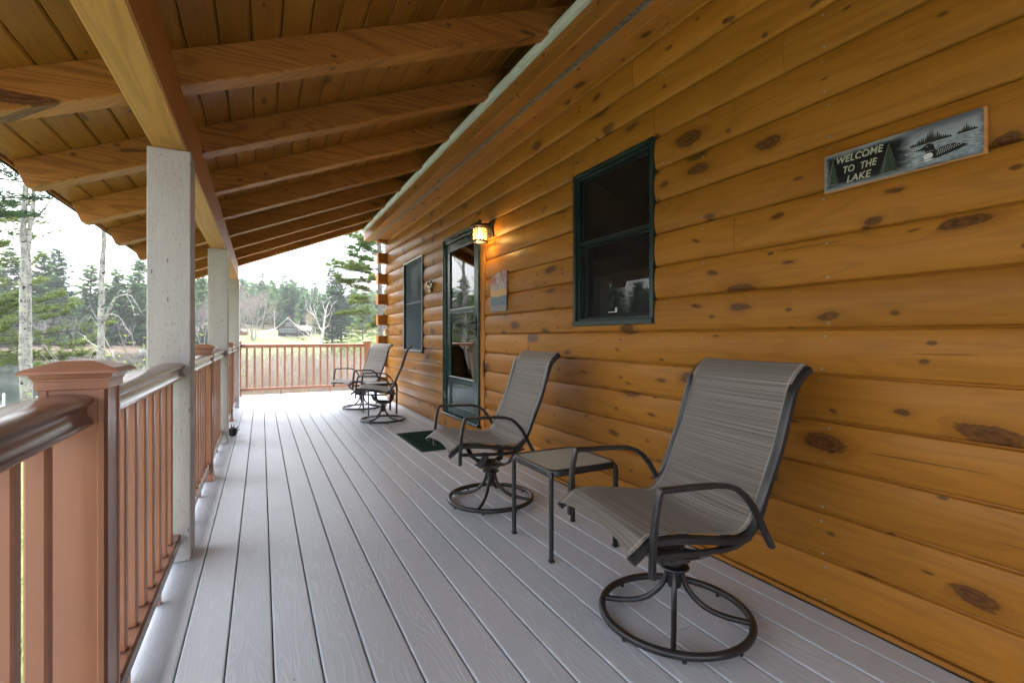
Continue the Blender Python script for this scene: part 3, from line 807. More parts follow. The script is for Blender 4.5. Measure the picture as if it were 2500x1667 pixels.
def make_chair(label):
    t = thing('swivel_chair', label, 'chair', (0, 0, 0), 0, 'sling swivel chairs along the cabin wall')
    prof = [(p.x, p.y) for p in spline(RAIL, 5)]
    # side rails (oval tubes)
    fr = part('frame', t)
    for sg in (1, -1):
        m = MB(); m.tube([(u, sg*.272, z-.014) for u, z in prof], 1.0, sq=(.011, .018, (0, sg, 0)))
        m.obj('side_rail', 'chair_metal', fr, smooth=True)
    m = MB(); m.tube([(-.374, -.272, .990), (-.374, .272, .990)], .011, 10); m.tube([(-.372, -.27, .99), (-.372, .27, .99)], .008, 8); m.obj('top_bar', 'chair_metal', fr, smooth=True)
    m = MB(); m.tube([(.300, -.262, .435), (.300, .262, .435)], .011, 10); m.tube([(-.06, -.262, .395), (-.06, .262, .395)], .011, 10); m.obj('cross_bar', 'chair_metal', fr, smooth=True)
    # sling fabric
    nW = 14; m = MB(); L = [0.0]
    for (a, b), (c, d) in zip(prof[:-1], prof[1:]): L.append(L[-1]+math.hypot(c-a, d-b))
    for i, (u, z) in enumerate(prof):
        for j in range(nW+1):
            q = j/nW*2-1; sag = (1-q*q)
            on = math.sin(math.pi*min(1, max(0, L[i]/L[-1])))
            du = -.012*sag if u < -.12 else 0; dz = -.016*sag*on if u >= -.12 else -.003*sag
            fu = max(0, u-.285)*.26*sag; fzz = (.457-z)*.26*sag if u > .285 else 0
            m.v.append((u+du*on-fu, q*.268, z+.006+dz+fzz))
    uvs = []
    for i in range(len(prof)-1):
        for j in range(nW):
            f = (i*(nW+1)+j, i*(nW+1)+j+1, (i+1)*(nW+1)+j+1, (i+1)*(nW+1)+j); m.f.append(f)
            uvs += [(j/nW, L[i]), ((j+1)/nW, L[i]), ((j+1)/nW, L[i+1]), (j/nW, L[i+1])]
    me = m.mesh('sling', 'sling', 'all', fix=False); ul = me.uv_layers.new(name='uv')
    for k, uv in enumerate(uvs): ul.data[k].uv = uv
    so = link('sling', me, t); md = so.modifiers.new('thickness', 'SOLIDIFY'); md.thickness = .003; md.offset = 0
    # arms with their front legs: flat oval bar, tight front corner, long bow down at the back
    ARM = [(.312, .350), (.311, .40), (.309, .45), (.303, .52), (.294, .575), (.2855, .612), (.280, .6235), (.266, .6255), (.22, .6245), (.15, .624), (.07, .622), (.02, .616), (-.02, .603), (-.055, .578), (-.09, .538), (-.122, .486), (-.150, .432), (-.178, .384)]
    for sg in (1, -1):
        m = MB(); m.tube([(u, sg*.299, z-.009) for u, z in ARM], 1.0, sq=(.0125, .009, (1, 0, 0)) if False else (.009, .0125, (0, sg, 0)))
        m.obj('arm', 'chair_metal', t, smooth=True)
        m = MB(); m.tube([(.300, sg*.27, .405), (.312, sg*.299, .405)], .008, 8); m.tube([(-.135, sg*.27, .455), (-.135, sg*.299, .452)], .007, 8); m.obj('arm_bolt', 'chair_metal', t)
    # under-seat rocker rails
    LOW = [(.309, .406), (.285, .404), (.2, .397), (.08, .389), (0, .386), (-.05, .389), (-.085, .402), (-.11, .424), (-.13, .452)]
    for sg in (1, -1):
        m = MB(); m.tube([(u, sg*(.292 if u > .3 else .262), z-.012) for u, z in LOW], .0105, 10); m.obj('seat_support', 'chair_metal', t, smooth=True)
    # spring plates: two straps folded under to the swivel
    for sg in (1, -1):
        m = MB()
        m.tube([(.13, sg*.25, .386), (.12, sg*.235, .372), (.10, sg*.10, .285), (.07, sg*.06, .262), (-.06, sg*.06, .250), (-.10, sg*.075, .262), (-.115, sg*.09, .290), (-.118, sg*.20, .372), (-.118, sg*.25, .384)], 1.0, sq=(.020, .005, (0, 0, 1)))
        m.obj('spring_strap', 'chair_metal', t)
    m = MB(); m.box(-.09, .10, -.048, .048, .236, .246, .002); m.box(-.05, .05, -.035, .035, .222, .236, .002); m.box(.055, .085, -.055, .055, .246, .256, .002); m.box(-.075, -.05, -.055, .055, .246, .256, .002); m.box(-.015, .02, -.065, -.05, .225, .252, .003)
    m.obj('swivel_plate', 'worn_steel', t)
    base = part('base', t)
    m = MB(); m.lathe([(.002, .224), (.024, .224), (.024, .208), (.056, .207), (.058, .203), (.056, .199), (.026, .198), (.026, .135), (.024, .125), (.002, .125)], 24); m.obj('hub', 'chair_metal', base, smooth=True)
    m = MB(); m.torus((0, 0, .026), .281, .0145, 56, 10); m.obj('ring', 'chair_metal', base, smooth='all')
    for q in range(4):
        a = q*math.pi/2 + math.pi/4 + .12; ca, sa = math.cos(a), math.sin(a)
        pr = spline([(.026, .195), (.034, .155), (.058, .108), (.11, .062), (.18, .038), (.272, .030)], 5)
        m = MB(); m.tube([(p.x*ca, p.x*sa, p.y) for p in pr], .0108, 10); m.obj('leg', 'chair_metal', base, smooth=True)
    for q in range(8):
        a = q*math.pi/4 + .25; m = MB(); m.lathe([(.006, .001), (.0075, .003), (.0075, .014), (.006, .018)], 8, (.281*math.cos(a), .281*math.sin(a), 0)); m.obj('glide_foot', 'foot_rubber', base)
    return t
chairs = [(1.452, 1.420, -8.3, 'nearest grey mesh swivel chair in the right foreground'),
          (1.385, 3.010, -3.6, 'grey mesh swivel chair in front of the doormat, second nearest'),
          (1.436, 6.53, -16.7, 'grey mesh swivel chair seen side-on beneath the far window'),
          (1.394, 7.84, 19.0, 'farthest grey mesh swivel chair, against the far railing')]
ch0 = make_chair(chairs[0][3])
for i, (x, y, a, lab) in enumerate(chairs):
    o = ch0 if i == 0 else copy_tree(ch0)
    o.location = (x, y, 0); o.rotation_euler = (0, 0, R(180+a)); o['label'] = lab
    if i: pass

# ------------------------------------------------------------------ side tables
def make_table(label):
    t = thing('side_table', label, 'table', (0, 0, 0), 0, 'small glass side tables')
    def rr(h, c, n=5, bow=.0):
        out = []
        for q, (sx, sy) in enumerate(((1, 1), (-1, 1), (-1, -1), (1, -1))):
            a0 = q*math.pi/2
            for j in range(n+1):
                a = a0 + j/n*math.pi/2; out.append((sx*(h-c)+c*math.cos(a), sy*(h-c)+c*math.sin(a)))
        return out
    o_, i_ = rr(.212, .055), rr(.196, .045); m = MB(); n = len(o_)
    for (poly, z) in ((o_, .418), (o_, .444), (rr(.208, .053), .450), (i_, .450), (i_, .418)):
        m.v += [(x, y, z) for x, y in poly]
    for lv in range(5):
        l2 = (lv+1) % 5
        for k in range(n):
            k2 = (k+1) % n; m.f.append((lv*n+k, lv*n+k2, l2*n+k2, l2*n+k))
    m.obj('rim', 'chair_metal', t, smooth=True)
    m = MB(); m.prism(rr(.199, .046), .4405, .4462); m.obj('glass_top', 'table_glass', t)
    for sx, sy in ((1, 1), (-1, 1), (-1, -1), (1, -1)):
        m = MB(); d = (sx*.7071, sy*.7071, 0)
        pts = [(sx*.180, sy*.180, .433), (sx*.190, sy*.190, .433), (sx*.197, sy*.197, .424), (sx*.200, sy*.200, .405), (sx*.199, sy*.199, .2), (sx*.198, sy*.198, .012)]
        m.tube(pts, 1.0, sq=(.0125, .0085, d)); m.obj('leg', 'chair_metal', t, smooth=True)
        m = MB(); m.box(sx*.198-.012, sx*.198+.012, sy*.198-.012, sy*.198+.012, .001, .0115); m.obj('foot', 'foot_rubber', t)
    return t
tb = make_table('glass side table between the two nearest swivel chairs')
tb.location = (1.467, 2.242, 0)
t2 = copy_tree(tb); t2.location = (1.545, 7.245, 0); t2['label'] = 'glass side table between the two farthest swivel chairs'

# ------------------------------------------------------------------ doormat
flat('mat_green', (.010, .040, .028), .85, .2, var=.4, scale=40, bump=.6)
mat_o = thing('doormat', 'dark green textured doormat on the deck before the door', 'doormat', (1.70, 5.07, 0))
m = MB(); m.box(-.33, .33, -.50, .50, .0016, .008, .003); m.obj('rubber_base', 'mat_green', mat_o)
m = MB(); mr = random.Random(3)
for i in range(20):
    for j in range(32):
        x = -.285+i*.030+(.015 if j % 2 else 0); y = -.455+j*.0295
        if x > .29: continue
        a = .6*(1 if (i+j) % 2 else -1)+mr.uniform(-.2, .2)
        m.box(-.011, .011, -.005, .005, .008, .0125, .0015, Matrix.Translation((x, y, 0)) @ Matrix.Rotation(a, 4, 'Z'))
tag(m.obj('tread_pattern', 'mat_green', mat_o), kind='stuff')

# ------------------------------------------------------------------ lantern
lan = thing('wall_lantern', 'lit bronze wall lantern above the door', 'lantern', (1.893, 4.365, 0))
plate = MB()
for j in range(9):
    z = 2.095+.155*j/8; xo = .118-.0 - .012*math.sin(math.pi*j/8) + .022*max(0, (j-6)/2)**2*0
    w = .042+.012*abs(j/8-.5)*2
    if j:
        plate.quad((xo_, -w_, z_), (xo_, w_, z_), (xo, w, z), (xo, -w, z)); plate.quad((xo_, -w_, z_), (xo, -w, z), (.145, -w, z), (.145, -w_, z_)); plate.quad((xo_, w_, z_), (.145, w_, z_), (.145, w, z), (xo, w, z))
    xo_, w_, z_ = xo, w, z
plate.quad((.118, -.054, 2.095), (.118, .054, 2.095), (.145, .054, 2.095), (.145, -.054, 2.095)); plate.quad((.118, -.054, 2.25), (.118, .054, 2.25), (.145, .054, 2.25), (.145, -.054, 2.25))
plate.obj('back_plate', 'lantern_metal', lan)
m = MB(); m.tube([(.115, 0, 2.218), (.07, 0, 2.219), (.03, 0, 2.212), (0, 0, 2.206)], [.007, .007, .008, .010], 8); m.tube([(.112, 0, 2.118), (.07, 0, 2.118)], .004, 8); m.obj('arm', 'lantern_metal', lan, smooth=True)
m = MB(); m.lathe([(.004, 2.256), (.010, 2.250), (.0135, 2.238), (.012, 2.226), (.015, 2.222), (.022, 2.216), (.05, 2.208), (.082, 2.197), (.098, 2.186), (.099, 2.180), (.090, 2.172), (.078, 2.166), (.076, 2.160), (.070, 2.160), (.01, 2.19)], 28); m.obj('cap', 'lantern_metal', lan, smooth=True)
m = MB(); m.lathe([(.066, 2.040), (.066, 2.162)], 28, cap=False); m.obj('glass', 'lantern_glass', lan, smooth='all')
m = MB(); m.lathe([(.064, 2.046), (.070, 2.048), (.079, 2.042), (.082, 2.034), (.078, 2.028), (.066, 2.028), (.062, 2.034), (.064, 2.046)], 28, cap=False)
for q in range(4):
    a = q*math.pi/2+math.radians(252); m.tube([(.0715*math.cos(a), .0715*math.sin(a), 2.04), (.0715*math.cos(a), .0715*math.sin(a), 2.165)], 1.0, sq=(.0055, .0025, (math.cos(a), math.sin(a), 0)))
m.obj('cage', 'lantern_metal', lan, smooth=True)
m = MB(); m.tube([(.0715*math.cos(a_), .0715*math.sin(a_), 2.122) for a_ in [2*math.pi*j/24 for j in range(25)]], .0022, 6, cap=False); m.obj('wire_band', 'lantern_metal', lan)
m = MB(); m.lathe([(.012, 2.165), (.012, 2.13), (.015, 2.118), (.022, 2.10), (.026, 2.082), (.024, 2.066), (.016, 2.055), (.004, 2.051)], 16); m.obj('bulb', 'bulb_glow', lan, smooth='all')
pl = bpy.data.lights.new('lantern_light', 'POINT'); pl.energy = 3.2; pl.color = (1, .56, .18); pl.shadow_soft_size = .028
plo = bpy.data.objects.new('lantern_light', pl); C.objects.link(plo); plo.parent = lan; plo.location = (0, 0, 2.07)

# ------------------------------------------------------------------ painted slate plaque
def slate_mat():
    t = NT('painted_slate'); o = t.sep(t.obj())
    z = o[2]; d = t.noise(t.vec(t.math('MULTIPLY', o[1], 7.0), t.math('MULTIPLY', z, 9.0), 0.0), 1.0, 5)
    f = t.noise(t.vec(t.math('MULTIPLY', o[1], 60.0), t.math('MULTIPLY', z, 26.0), 0.0), 1.0, 4, .7)
    f2 = t.noise(t.vec(t.math('MULTIPLY', o[1], 40.0), t.math('MULTIPLY', z, 110.0), 1.0), 1.0, 3, .7)
    zz = t.math('ADD', z, t.math('MULTIPLY', t.math('SUBTRACT', d, .5), .06))
    sky = t.mix(t.ss(f, .44, .58), (.48, .45, .50), (.30, .28, .34))
    red = t.math('MULTIPLY', t.ss(zz, 1.58, 1.67), t.ss(t.noise(t.vec(t.math('MULTIPLY', o[1], 9.0), t.math('MULTIPLY', z, 6.0), 5.0), 1.0, 3), .42, .58))
    sky = t.mix(t.math('MULTIPLY', red, t.ss(f, .35, .6, .5, 1.0)), sky, (.30, .06, .035))
    sky = t.mix(t.ss(t.math('ABSOLUTE', t.math('SUBTRACT', zz, 1.525)), .05, .015), sky, (.62, .40, .20))
    wat = t.mix(t.ss(f2, .4, .6), (.09, .15, .22), (.22, .30, .36))
    wat = t.mix(t.ss(f2, .62, .70), wat, (.40, .42, .42))
    rock = t.mix(f, (.33, .31, .30), (.22, .23, .24))
    col = t.mix(t.ss(zz, 1.492, 1.498), wat, sky)
    col = t.mix(t.ss(zz, 1.415, 1.40), col, rock)
    t.bsdf(col, .6, t.bump(t.math('ADD', f, f2), .5, .003), .3); M['painted_slate'] = t.m
slate_mat()
m = MB(); out = [(4.357, 1.353), (4.013, 1.353), (4.008, 1.40), (4.010, 1.722), (4.03, 1.727), (4.12, 1.722), (4.23, 1.716), (4.31, 1.702), (4.343, 1.676), (4.352, 1.640)]
n = len(out)
for x in (1.999, 2.003, 2.011):
    for j, (y, z) in enumerate(out):
        e = .003 if x == 1.999 else 0
        m.v.append((x, y+(-e if y > 4.2 else e)+.0015*math.sin(j*3.3), z+.0015*math.cos(j*2.1)))
for a in (0, 1):
    for j in range(n): m.f.append((a*n+j, a*n+(j+1) % n, (a+1)*n+(j+1) % n, (a+1)*n+j))
m.f.append(tuple(range(n))); m.f.append(tuple(2*n+j for j in range(n)))
tag(m.obj('painted_plaque', 'painted_slate'), 'slate plaque painted with a sunset lake, hung beside the door', 'plaque')

# ------------------------------------------------------------------ small metal ornament between far window and door
orn = thing('wall_ornament', 'shiny metal bug ornament on the logs left of the door', 'ornament', (2.0, 6.245, 1.66))
m = MB()
for j in range(3):
    cz = .075+.045*j; rr_ = (.030, .034, .022)[j]
    b0 = len(m.v); m.lathe([(.003, -rr_*1.3), (rr_*.7, -rr_*.9), (rr_, 0), (rr_*.7, rr_*.9), (.003, rr_*1.3)], 12, (0, 0, cz))
m.obj('body', 'chrome_old', orn, smooth='all')
for sg in (-1, 1):
    for (dy, z0, z1, l) in ((.06, .15, .19, .1), (.07, .11, .10, .11), (.06, .07, .03, .1)):
        m = MB(); m.tube([(0, sg*.02, z0), (-.02, sg*dy, (z0+z1)/2+.02), (-.005, sg*(dy+.05), z1)], [.006, .005, .004], 6); m.obj('leg', 'chrome_old', orn, smooth=True)
    m = MB(); m.lathe([(.002, -.04), (.018, -.025), (.024, 0), (.018, .03), (.002, .045)], 10, (-.012, sg*.075, .145)); m.obj('wing', 'chrome_old', orn, smooth='all')
m = MB(); m.tube([(-.002, -.012, .19), (-.02, -.04, .225)], .003, 6); m.tube([(-.002, .012, .19), (-.02, .05, .228)], .003, 6); m.obj('antenna', 'chrome_old', orn)

# ------------------------------------------------------------------ black cast-iron critter by the second post
cr = thing('iron_figurine', 'small black spiky iron figure beside the second grey post', 'figurine', (-.286, 6.30, 0))
m = MB(); m.lathe([(.002, .0), (.03, .004), (.045, .03), (.05, .06), (.04, .085), (.015, .10), (.002, .104)], 12); m.obj('body', 'black_iron', cr)
m = MB()
for j in range(9):
    a = j*.7; r_ = .042; m.tube([(r_*math.cos(a)*.8, r_*math.sin(a)*.8, .05+.01*(j % 3)), (r_*1.7*math.cos(a), r_*1.7*math.sin(a), .075+.02*(j % 3))], [.009, .002], 5)
m.tube([(-.01, 0, .09), (-.015, .0, .14)], [.006, .002], 5); m.obj('spikes', 'black_iron', cr)
# ------------------------------------------------------------------ welcome sign
def sign_mat():
    t = NT('sign_paint'); o = t.sep(t.obj())
    s = t.math('SUBTRACT', 1.164, o[1]); z = t.math('SUBTRACT', o[2], 1.675)
    n1 = t.noise(t.vec(t.math('MULTIPLY', s, 18.0), t.math('MULTIPLY', z, 60.0), 0.0), 1.0, 4, .6)
    n2 = t.noise(t.vec(t.math('MULTIPLY', s, 60.0), t.math('MULTIPLY', z, 330.0), 2.0), 1.0, 3, .6)
    dn = t.math('MULTIPLY', t.math('SUBTRACT', n1, .5), .035)
    # pale painted border fading into a black field
    ed = t.math('MINIMUM', t.math('MINIMUM', s, z), t.math('MINIMUM', t.math('SUBTRACT', .493, s), t.math('SUBTRACT', .15, z)))
    bd = t.ss(t.math('ADD', ed, dn), .030, .002)
    col = t.mix(bd, (.006, .006, .008), (.30, .33, .37))
    # the lake on the right
    lk = t.ss(t.math('ADD', s, t.math('MULTIPLY', dn, 2.2)), .255, .315)
    water = t.mix(t.ss(n2, .35, .65), (.16, .20, .25), (.42, .50, .56))
    skyc = t.mix(t.ss(t.math('ADD', z, dn), .10, .145), (.36, .42, .48), (.13, .14, .17))
    band = t.ss(t.math('ADD', z, t.math('MULTIPLY', s, -.0)), .078, .084)
    lakec = t.mix(band, water, skyc)
    lakec = t.mix(t.ss(t.math('ADD', ed, dn), .022, .0), lakec, (.10, .115, .14))
    col = t.mix(lk, col, lakec)
    t.bsdf(col, .5, t.bump(n2, .15, .001), .4); M['sign_paint'] = t.m
sign_mat()
flat('sign_cream', (.50, .53, .40), .6, var=.1, scale=60)
flat('sign_tree', (.035, .055, .035), .6, var=.3, scale=80)
flat('sign_tree_light', (.40, .45, .42), .6)
flat('sign_black', (.006, .006, .007), .5)
flat('sign_white', (.70, .72, .75), .55)
flat('sign_firs', (.018, .017, .013), .6, var=.4, scale=90)
wood('sign_wood', 'y', (.50, .27, .10), (.42, .2, .07), kprob=0.0, ring=.2, pins=False)
sign = thing('welcome_sign', 'long painted wooden sign reading welcome to the lake', 'sign', (1.998, 1.164, 1.675))
SX = 1.998
def sp(s, t, lay=0): return (SX-.0006*lay, 1.164-s, 1.675+t)
def local(o):
    o.matrix_parent_inverse = Matrix.Translation(sign.location).inverted(); return o
m = MB(); pr = []
def rrect(x0, x1, y0, y1, c, n=4):
    out = []
    for q, (cx, cy) in enumerate(((x1-c, y1-c), (x0+c, y1-c), (x0+c, y0+c), (x1-c, y0+c))):
        for j in range(n+1):
            a = q*math.pi/2+j/n*math.pi/2; out.append((cx+c*math.cos(a), cy+c*math.sin(a)))
    return out
o_ = rrect(0, .493, 0, .15, .002); i_ = rrect(.006, .487, .005, .146, .008)
n = len(o_)
m.v = [(2.014, 1.164-a, 1.675+b) for a, b in o_] + [(SX+.004, 1.164-a, 1.675+b) for a, b in o_] + [(SX, 1.164-a, 1.675+b) for a, b in i_]
for lv in (0, 1):
    for k in range(n): m.f.append((lv*n+k, lv*n+(k+1) % n, (lv+1)*n+(k+1) % n, (lv+1)*n+k))
m.f.append(tuple(range(n)))
local(m.obj('board', 'sign_wood', sign))
m = MB(); m.v = [(SX-.0002, 1.164-a, 1.675+b) for a, b in i_] + [(SX+.002, 1.164-a, 1.675+b) for a, b in i_]
m.f = [tuple(range(n)), tuple(n+k for k in range(n))] + [(k, (k+1) % n, n+(k+1) % n, n+k) for k in range(n)]
local(m.obj('painted_panel', 'sign_paint', sign))
dg = None
def text_line(txt, s0, s1, t0, t1, nm):
    cu = bpy.data.curves.new(nm, 'FONT'); cu.body = txt; cu.size = 1; cu.shear = .22; cu.offset = .018; cu.extrude = .004; cu.space_character = 1.06
    ob = bpy.data.objects.new(nm + '_tmp', cu); C.objects.link(ob)
    bpy.context.view_layer.update()
    me = bpy.data.meshes.new_from_object(ob.evaluated_get(bpy.context.evaluated_depsgraph_get()))
    bpy.data.objects.remove(ob)
    xs = [v.co.x for v in me.vertices]; ys = [v.co.y for v in me.vertices]
    x0, x1, y0, y1 = min(xs), max(xs), min(ys), max(ys)
    for v in me.vertices:
        a = s0+(v.co.x-x0)/(x1-x0)*(s1-s0); b = t0+(v.co.y-y0)/(y1-y0)*(t1-t0)
        b += .0012*math.sin(a*260)            # hand-lettered, not quite on the line
        v.co = (SX-.0008 + (.0006 if v.co.z < 0 else 0), 1.164-a, 1.675+b)
    me.materials.clear(); me.materials.append(M['sign_cream']); me.name = nm
    return local(link(nm, me, sign))
text_line('WELCOME', .051, .2126, .1015, .1275, 'lettering')
text_line('TO  THE', .076, .192, .0605, .0865, 'lettering')
text_line('LAKE', .088, .173, .0225, .0485, 'lettering')
def flatpoly(mm, pts, lay):
    b = len(mm.v); k = len(pts); mm.v += [sp(a, b_, lay) for a, b_ in pts] + [sp(a, b_, lay-.8) for a, b_ in pts]
    mm.f.append(tuple(range(b, b+k)))
    for j in range(k): mm.f.append((b+j, b+(j+1) % k, b+k+(j+1) % k, b+k+j))
def painted_fir(cx, base, w, h, lay, mat_, tiers=11, light=True):
    L_, R_ = [], []
    for j in range(tiers):
        f = 1-j/tiers; yb = base+h*j/tiers
        L_ += [(cx-w*f, yb-.002), (cx-w*f*.62, yb+h/tiers*.9)]; R_ += [(cx+w*f, yb-.002), (cx+w*f*.62, yb+h/tiers*.9)]
    mm = MB(); flatpoly(mm, L_ + [(cx, base+h)] + R_[::-1], lay); local(mm.obj('painted_fir', mat_, sign))
    if light:
        mm = MB()
        for j in range(tiers):
            f = 1-j/tiers; yb = base+h*j/tiers
            flatpoly(mm, [(cx-w*f-.002, yb-.0025), (cx-w*f*.5, yb+.006), (cx-w*f*.5, yb+.0075)], lay+1)
        flatpoly(mm, [(cx-w, base-.002), (cx, base-.001), (cx+w*.8, base+.001), (cx, base+.0005)], lay+1)
        local(mm.obj('brush_stroke', 'sign_tree_light', sign))
painted_fir(.0385, .028, .024, .095, 1, 'sign_tree')
painted_fir(.2300, .020, .033, .103, 1, 'sign_tree')
sr = random.Random(5); mm = MB()
for s0, s1, base, pk, ht in ((.296, .408, .0845, .352, .040), (.424, .472, .086, .447, .026)):
    s = s0
    while s < s1:
        h_ = ht*max(.22, 1-abs(s-pk)/(s1-s0)*1.7)*sr.uniform(.7, 1.1); w_ = .0046
        bz = base-.0 + (.012*(s-s0)/(s1-s0) if s0 < .4 else 0)*0
        pts = []
        for j in range(6):
            f = 1-j/6; pts += [(s-w_*f*1.2, bz+h_*j/6), (s-w_*f*.5, bz+h_*(j+.8)/6)]
        pr_ = pts + [(s, bz+h_)] + [(2*s-a, b) for a, b in pts[::-1]]
        flatpoly(mm, pr_, 1+sr.random()*.3); s += sr.uniform(.0045, .007)
    flatpoly(mm, [(s0, base-.002), (s1, base-.001), (s1, base+.004), (s0, base+.004)], 1)
local(mm.obj('painted_treeline', 'sign_firs', sign))
# the loon: body, head with pointed bill, white breast, checkered back, reflection
mm = MB()
back = [(.352, .030), (.366, .026), (.395, .030), (.425, .036), (.449, .0445), (.436, .052), (.418, .058), (.400, .0605), (.382, .058), (.366, .052), (.355, .046)]
flatpoly(mm, back, 2)
head = [(.340, .046), (.338, .056), (.333, .062), (.318, .064), (.300, .0655), (.318, .0685), (.331, .072), (.337, .0785), (.346, .081), (.356, .078), (.361, .070), (.363, .060), (.368, .050), (.360, .044)]
flatpoly(mm, head, 2.5); local(mm.obj('painted_loon', 'sign_black', sign))
mm = MB()
flatpoly(mm, [(.332, .036), (.335, .045), (.343, .049), (.353, .0485), (.359, .042), (.357, .033), (.346, .029), (.336, .030)], 3.4)
flatpoly(mm, [(.335, .0265), (.358, .0275), (.352, .0235), (.340, .0225)], 3.4)
for r_ in range(4):
    for j in range(12):
        a = .369+j*.0062+r_*.0016; b = .0355+r_*.0062+j*.0013
        lo = .027+(a-.352)*.12; hi = .061-abs(a-.400)*.26
        if lo+.003 < b < hi-.003: flatpoly(mm, [(a, b), (a+.0026, b+.0004), (a+.0026, b+.0030), (a, b+.0026)], 3.4)
for j in range(4): flatpoly(mm, [(.343+j*.005, .0525), (.3442+j*.005, .0525), (.3442+j*.005, .0555), (.343+j*.005, .0555)], 3.6)
flatpoly(mm, [(.340, .0725), (.343, .0735), (.3435, .0715), (.341, .0708)], 3.6)
local(mm.obj('painted_plumage', 'sign_white', sign))
mm = MB()
for j in range(26):
    a = sr.uniform(.275, .335); b = sr.uniform(.022, .066); l = sr.uniform(.008, .03)
    flatpoly(mm, [(a, b), (a+l, b+.0006), (a+l, b+.0013), (a, b+.0007)], 1.2)
local(mm.obj('ripple_stroke', 'sign_white', sign))

# ------------------------------------------------------------------ landscape materials
def leaf_mat(name, a, b, scale=.35, trans=.35, rough=.6):
    t = NT(name); o = t.obj(); rd = t.rnd()
    n = t.noise(o, scale, 3); n2 = t.noise(o, scale*9, 2)
    f = t.ss(t.math('ADD', t.math('MULTIPLY', n, .6), t.math('MULTIPLY', n2, .4)), .35, .65)
    c = t.mix(f, a, b)
    c = t.add('HueSaturation', Value=t.math('ADD', .85, t.math('MULTIPLY', rd, .3)), Hue=t.math('ADD', .49, t.math('MULTIPLY', rd, .02)), Color=c).outputs[0]
    d = t.add('BsdfDiffuse', Color=c); tr = t.add('BsdfTranslucent', Color=c)
    mx = t.add('MixShader', _0=trans, _1=d.outputs[0], _2=tr.outputs[0])
    t.t.links.new(mx.outputs[0], t.out.inputs[0]); M[name] = t.m
leaf_mat('pine_far', (.12, .225, .085), (.25, .38, .14), .25, .45)
leaf_mat('pine_blue', (.11, .20, .12), (.19, .30, .165), .25, .45)
leaf_mat('pine_dark', (.055, .125, .065), (.125, .225, .09), .5, .4)
leaf_mat('pine_bright', (.15, .21, .075), (.25, .33, .11), .5, .45)
leaf_mat('pine_near', (.035, .075, .045), (.09, .15, .07), 1.5)
leaf_mat('spring_leaf', (.22, .30, .07), (.34, .42, .11), 2.0, .5)
leaf_mat('shrub_pale', (.20, .25, .10), (.30, .34, .16), .8, .4)
leaf_mat('bud_red', (.30, .13, .12), (.42, .24, .21), .5, .3)
leaf_mat('twig_grey', (.30, .275, .27), (.44, .41, .39), .6, .0)
leaf_mat('twig_warm', (.36, .29, .23), (.52, .44, .36), .6, .0)
leaf_mat('reed', (.36, .29, .19), (.52, .44, .31), .9, .2)
flat('bark_pine', (.10, .085, .075), .9, bump=.5, scale=6, var=.3)
flat('bark_grey', (.20, .19, .185), .9, bump=.4, scale=5, var=.25)
flat('bark_white', (.62, .60, .58), .8, var=.2, scale=5)
def birch_mat():
    t = NT('birch_bark'); o = t.sep(t.obj())
    ang = t.math('ADD', t.math('MULTIPLY', o[0], 6.0), t.math('MULTIPLY', o[1], 6.0))
    ln = t.noise(t.vec(ang, t.math('MULTIPLY', o[2], 16.0), 0.0), 1.0, 4, .7)
    pt = t.noise(t.vec(t.math('MULTIPLY', ang, .6), t.math('MULTIPLY', o[2], 3.0), 4.0), 1.0, 4, .6)
    li = t.noise(t.vec(t.math('MULTIPLY', ang, 1.2), t.math('MULTIPLY', o[2], 4.0), 9.0), 1.0, 3, .6)
    c = t.mix(t.ss(pt, .35, .65), (.25, .25, .255), (.46, .455, .45))
    c = t.mix(t.ss(li, .57, .62), c, (.46, .46, .34))
    c = t.mix(t.ss(ln, .57, .64), c, (.06, .055, .05))
    c = t.mix(t.ss(t.noise(t.obj(), 7.0, 3), .62, .67), c, (.05, .045, .04))
    t.bsdf(c, .8, t.bump(ln, .5, .01), .2); M['birch_bark'] = t.m
birch_mat()
def ground_mat():
    t = NT('ground_cover'); o = t.obj()
    v = t.add('VertexColor', {'layer_name': 'cover'}).outputs[0]
    n = t.noise(o, .35, 5); n2 = t.noise(o, 7.0, 4)
    f = t.math('ADD', t.math('MULTIPLY', n, .5), t.math('MULTIPLY', n2, .5))
    c = t.add('HueSaturation', Value=t.ss(f, .3, .7, .75, 1.3), Color=v).outputs[0]
    t.bsdf(c, .95, t.bump(n2, .6, .05), .1); M['ground_cover'] = t.m
ground_mat()
def water_mat():
    t = NT('lake_water'); o = t.sep(t.obj())
    a = t.noise(t.vec(t.math('MULTIPLY', o[0], .9), t.math('MULTIPLY', o[1], 1.7), 0.0), 1.0, 4, .55)
    b = t.noise(t.vec(t.math('MULTIPLY', o[0], .03), t.math('MULTIPLY', o[1], .05), 3.0), 1.0, 3)
    st = t.ss(b, .40, .64, .035, .20)
    bp = t.add('Bump', Height=a, Strength=st, Distance=.25).outputs[0]
    t.bsdf((.030, .045, .042), .05, bp, .5, IOR=1.33); M['lake_water'] = t.m
water_mat()

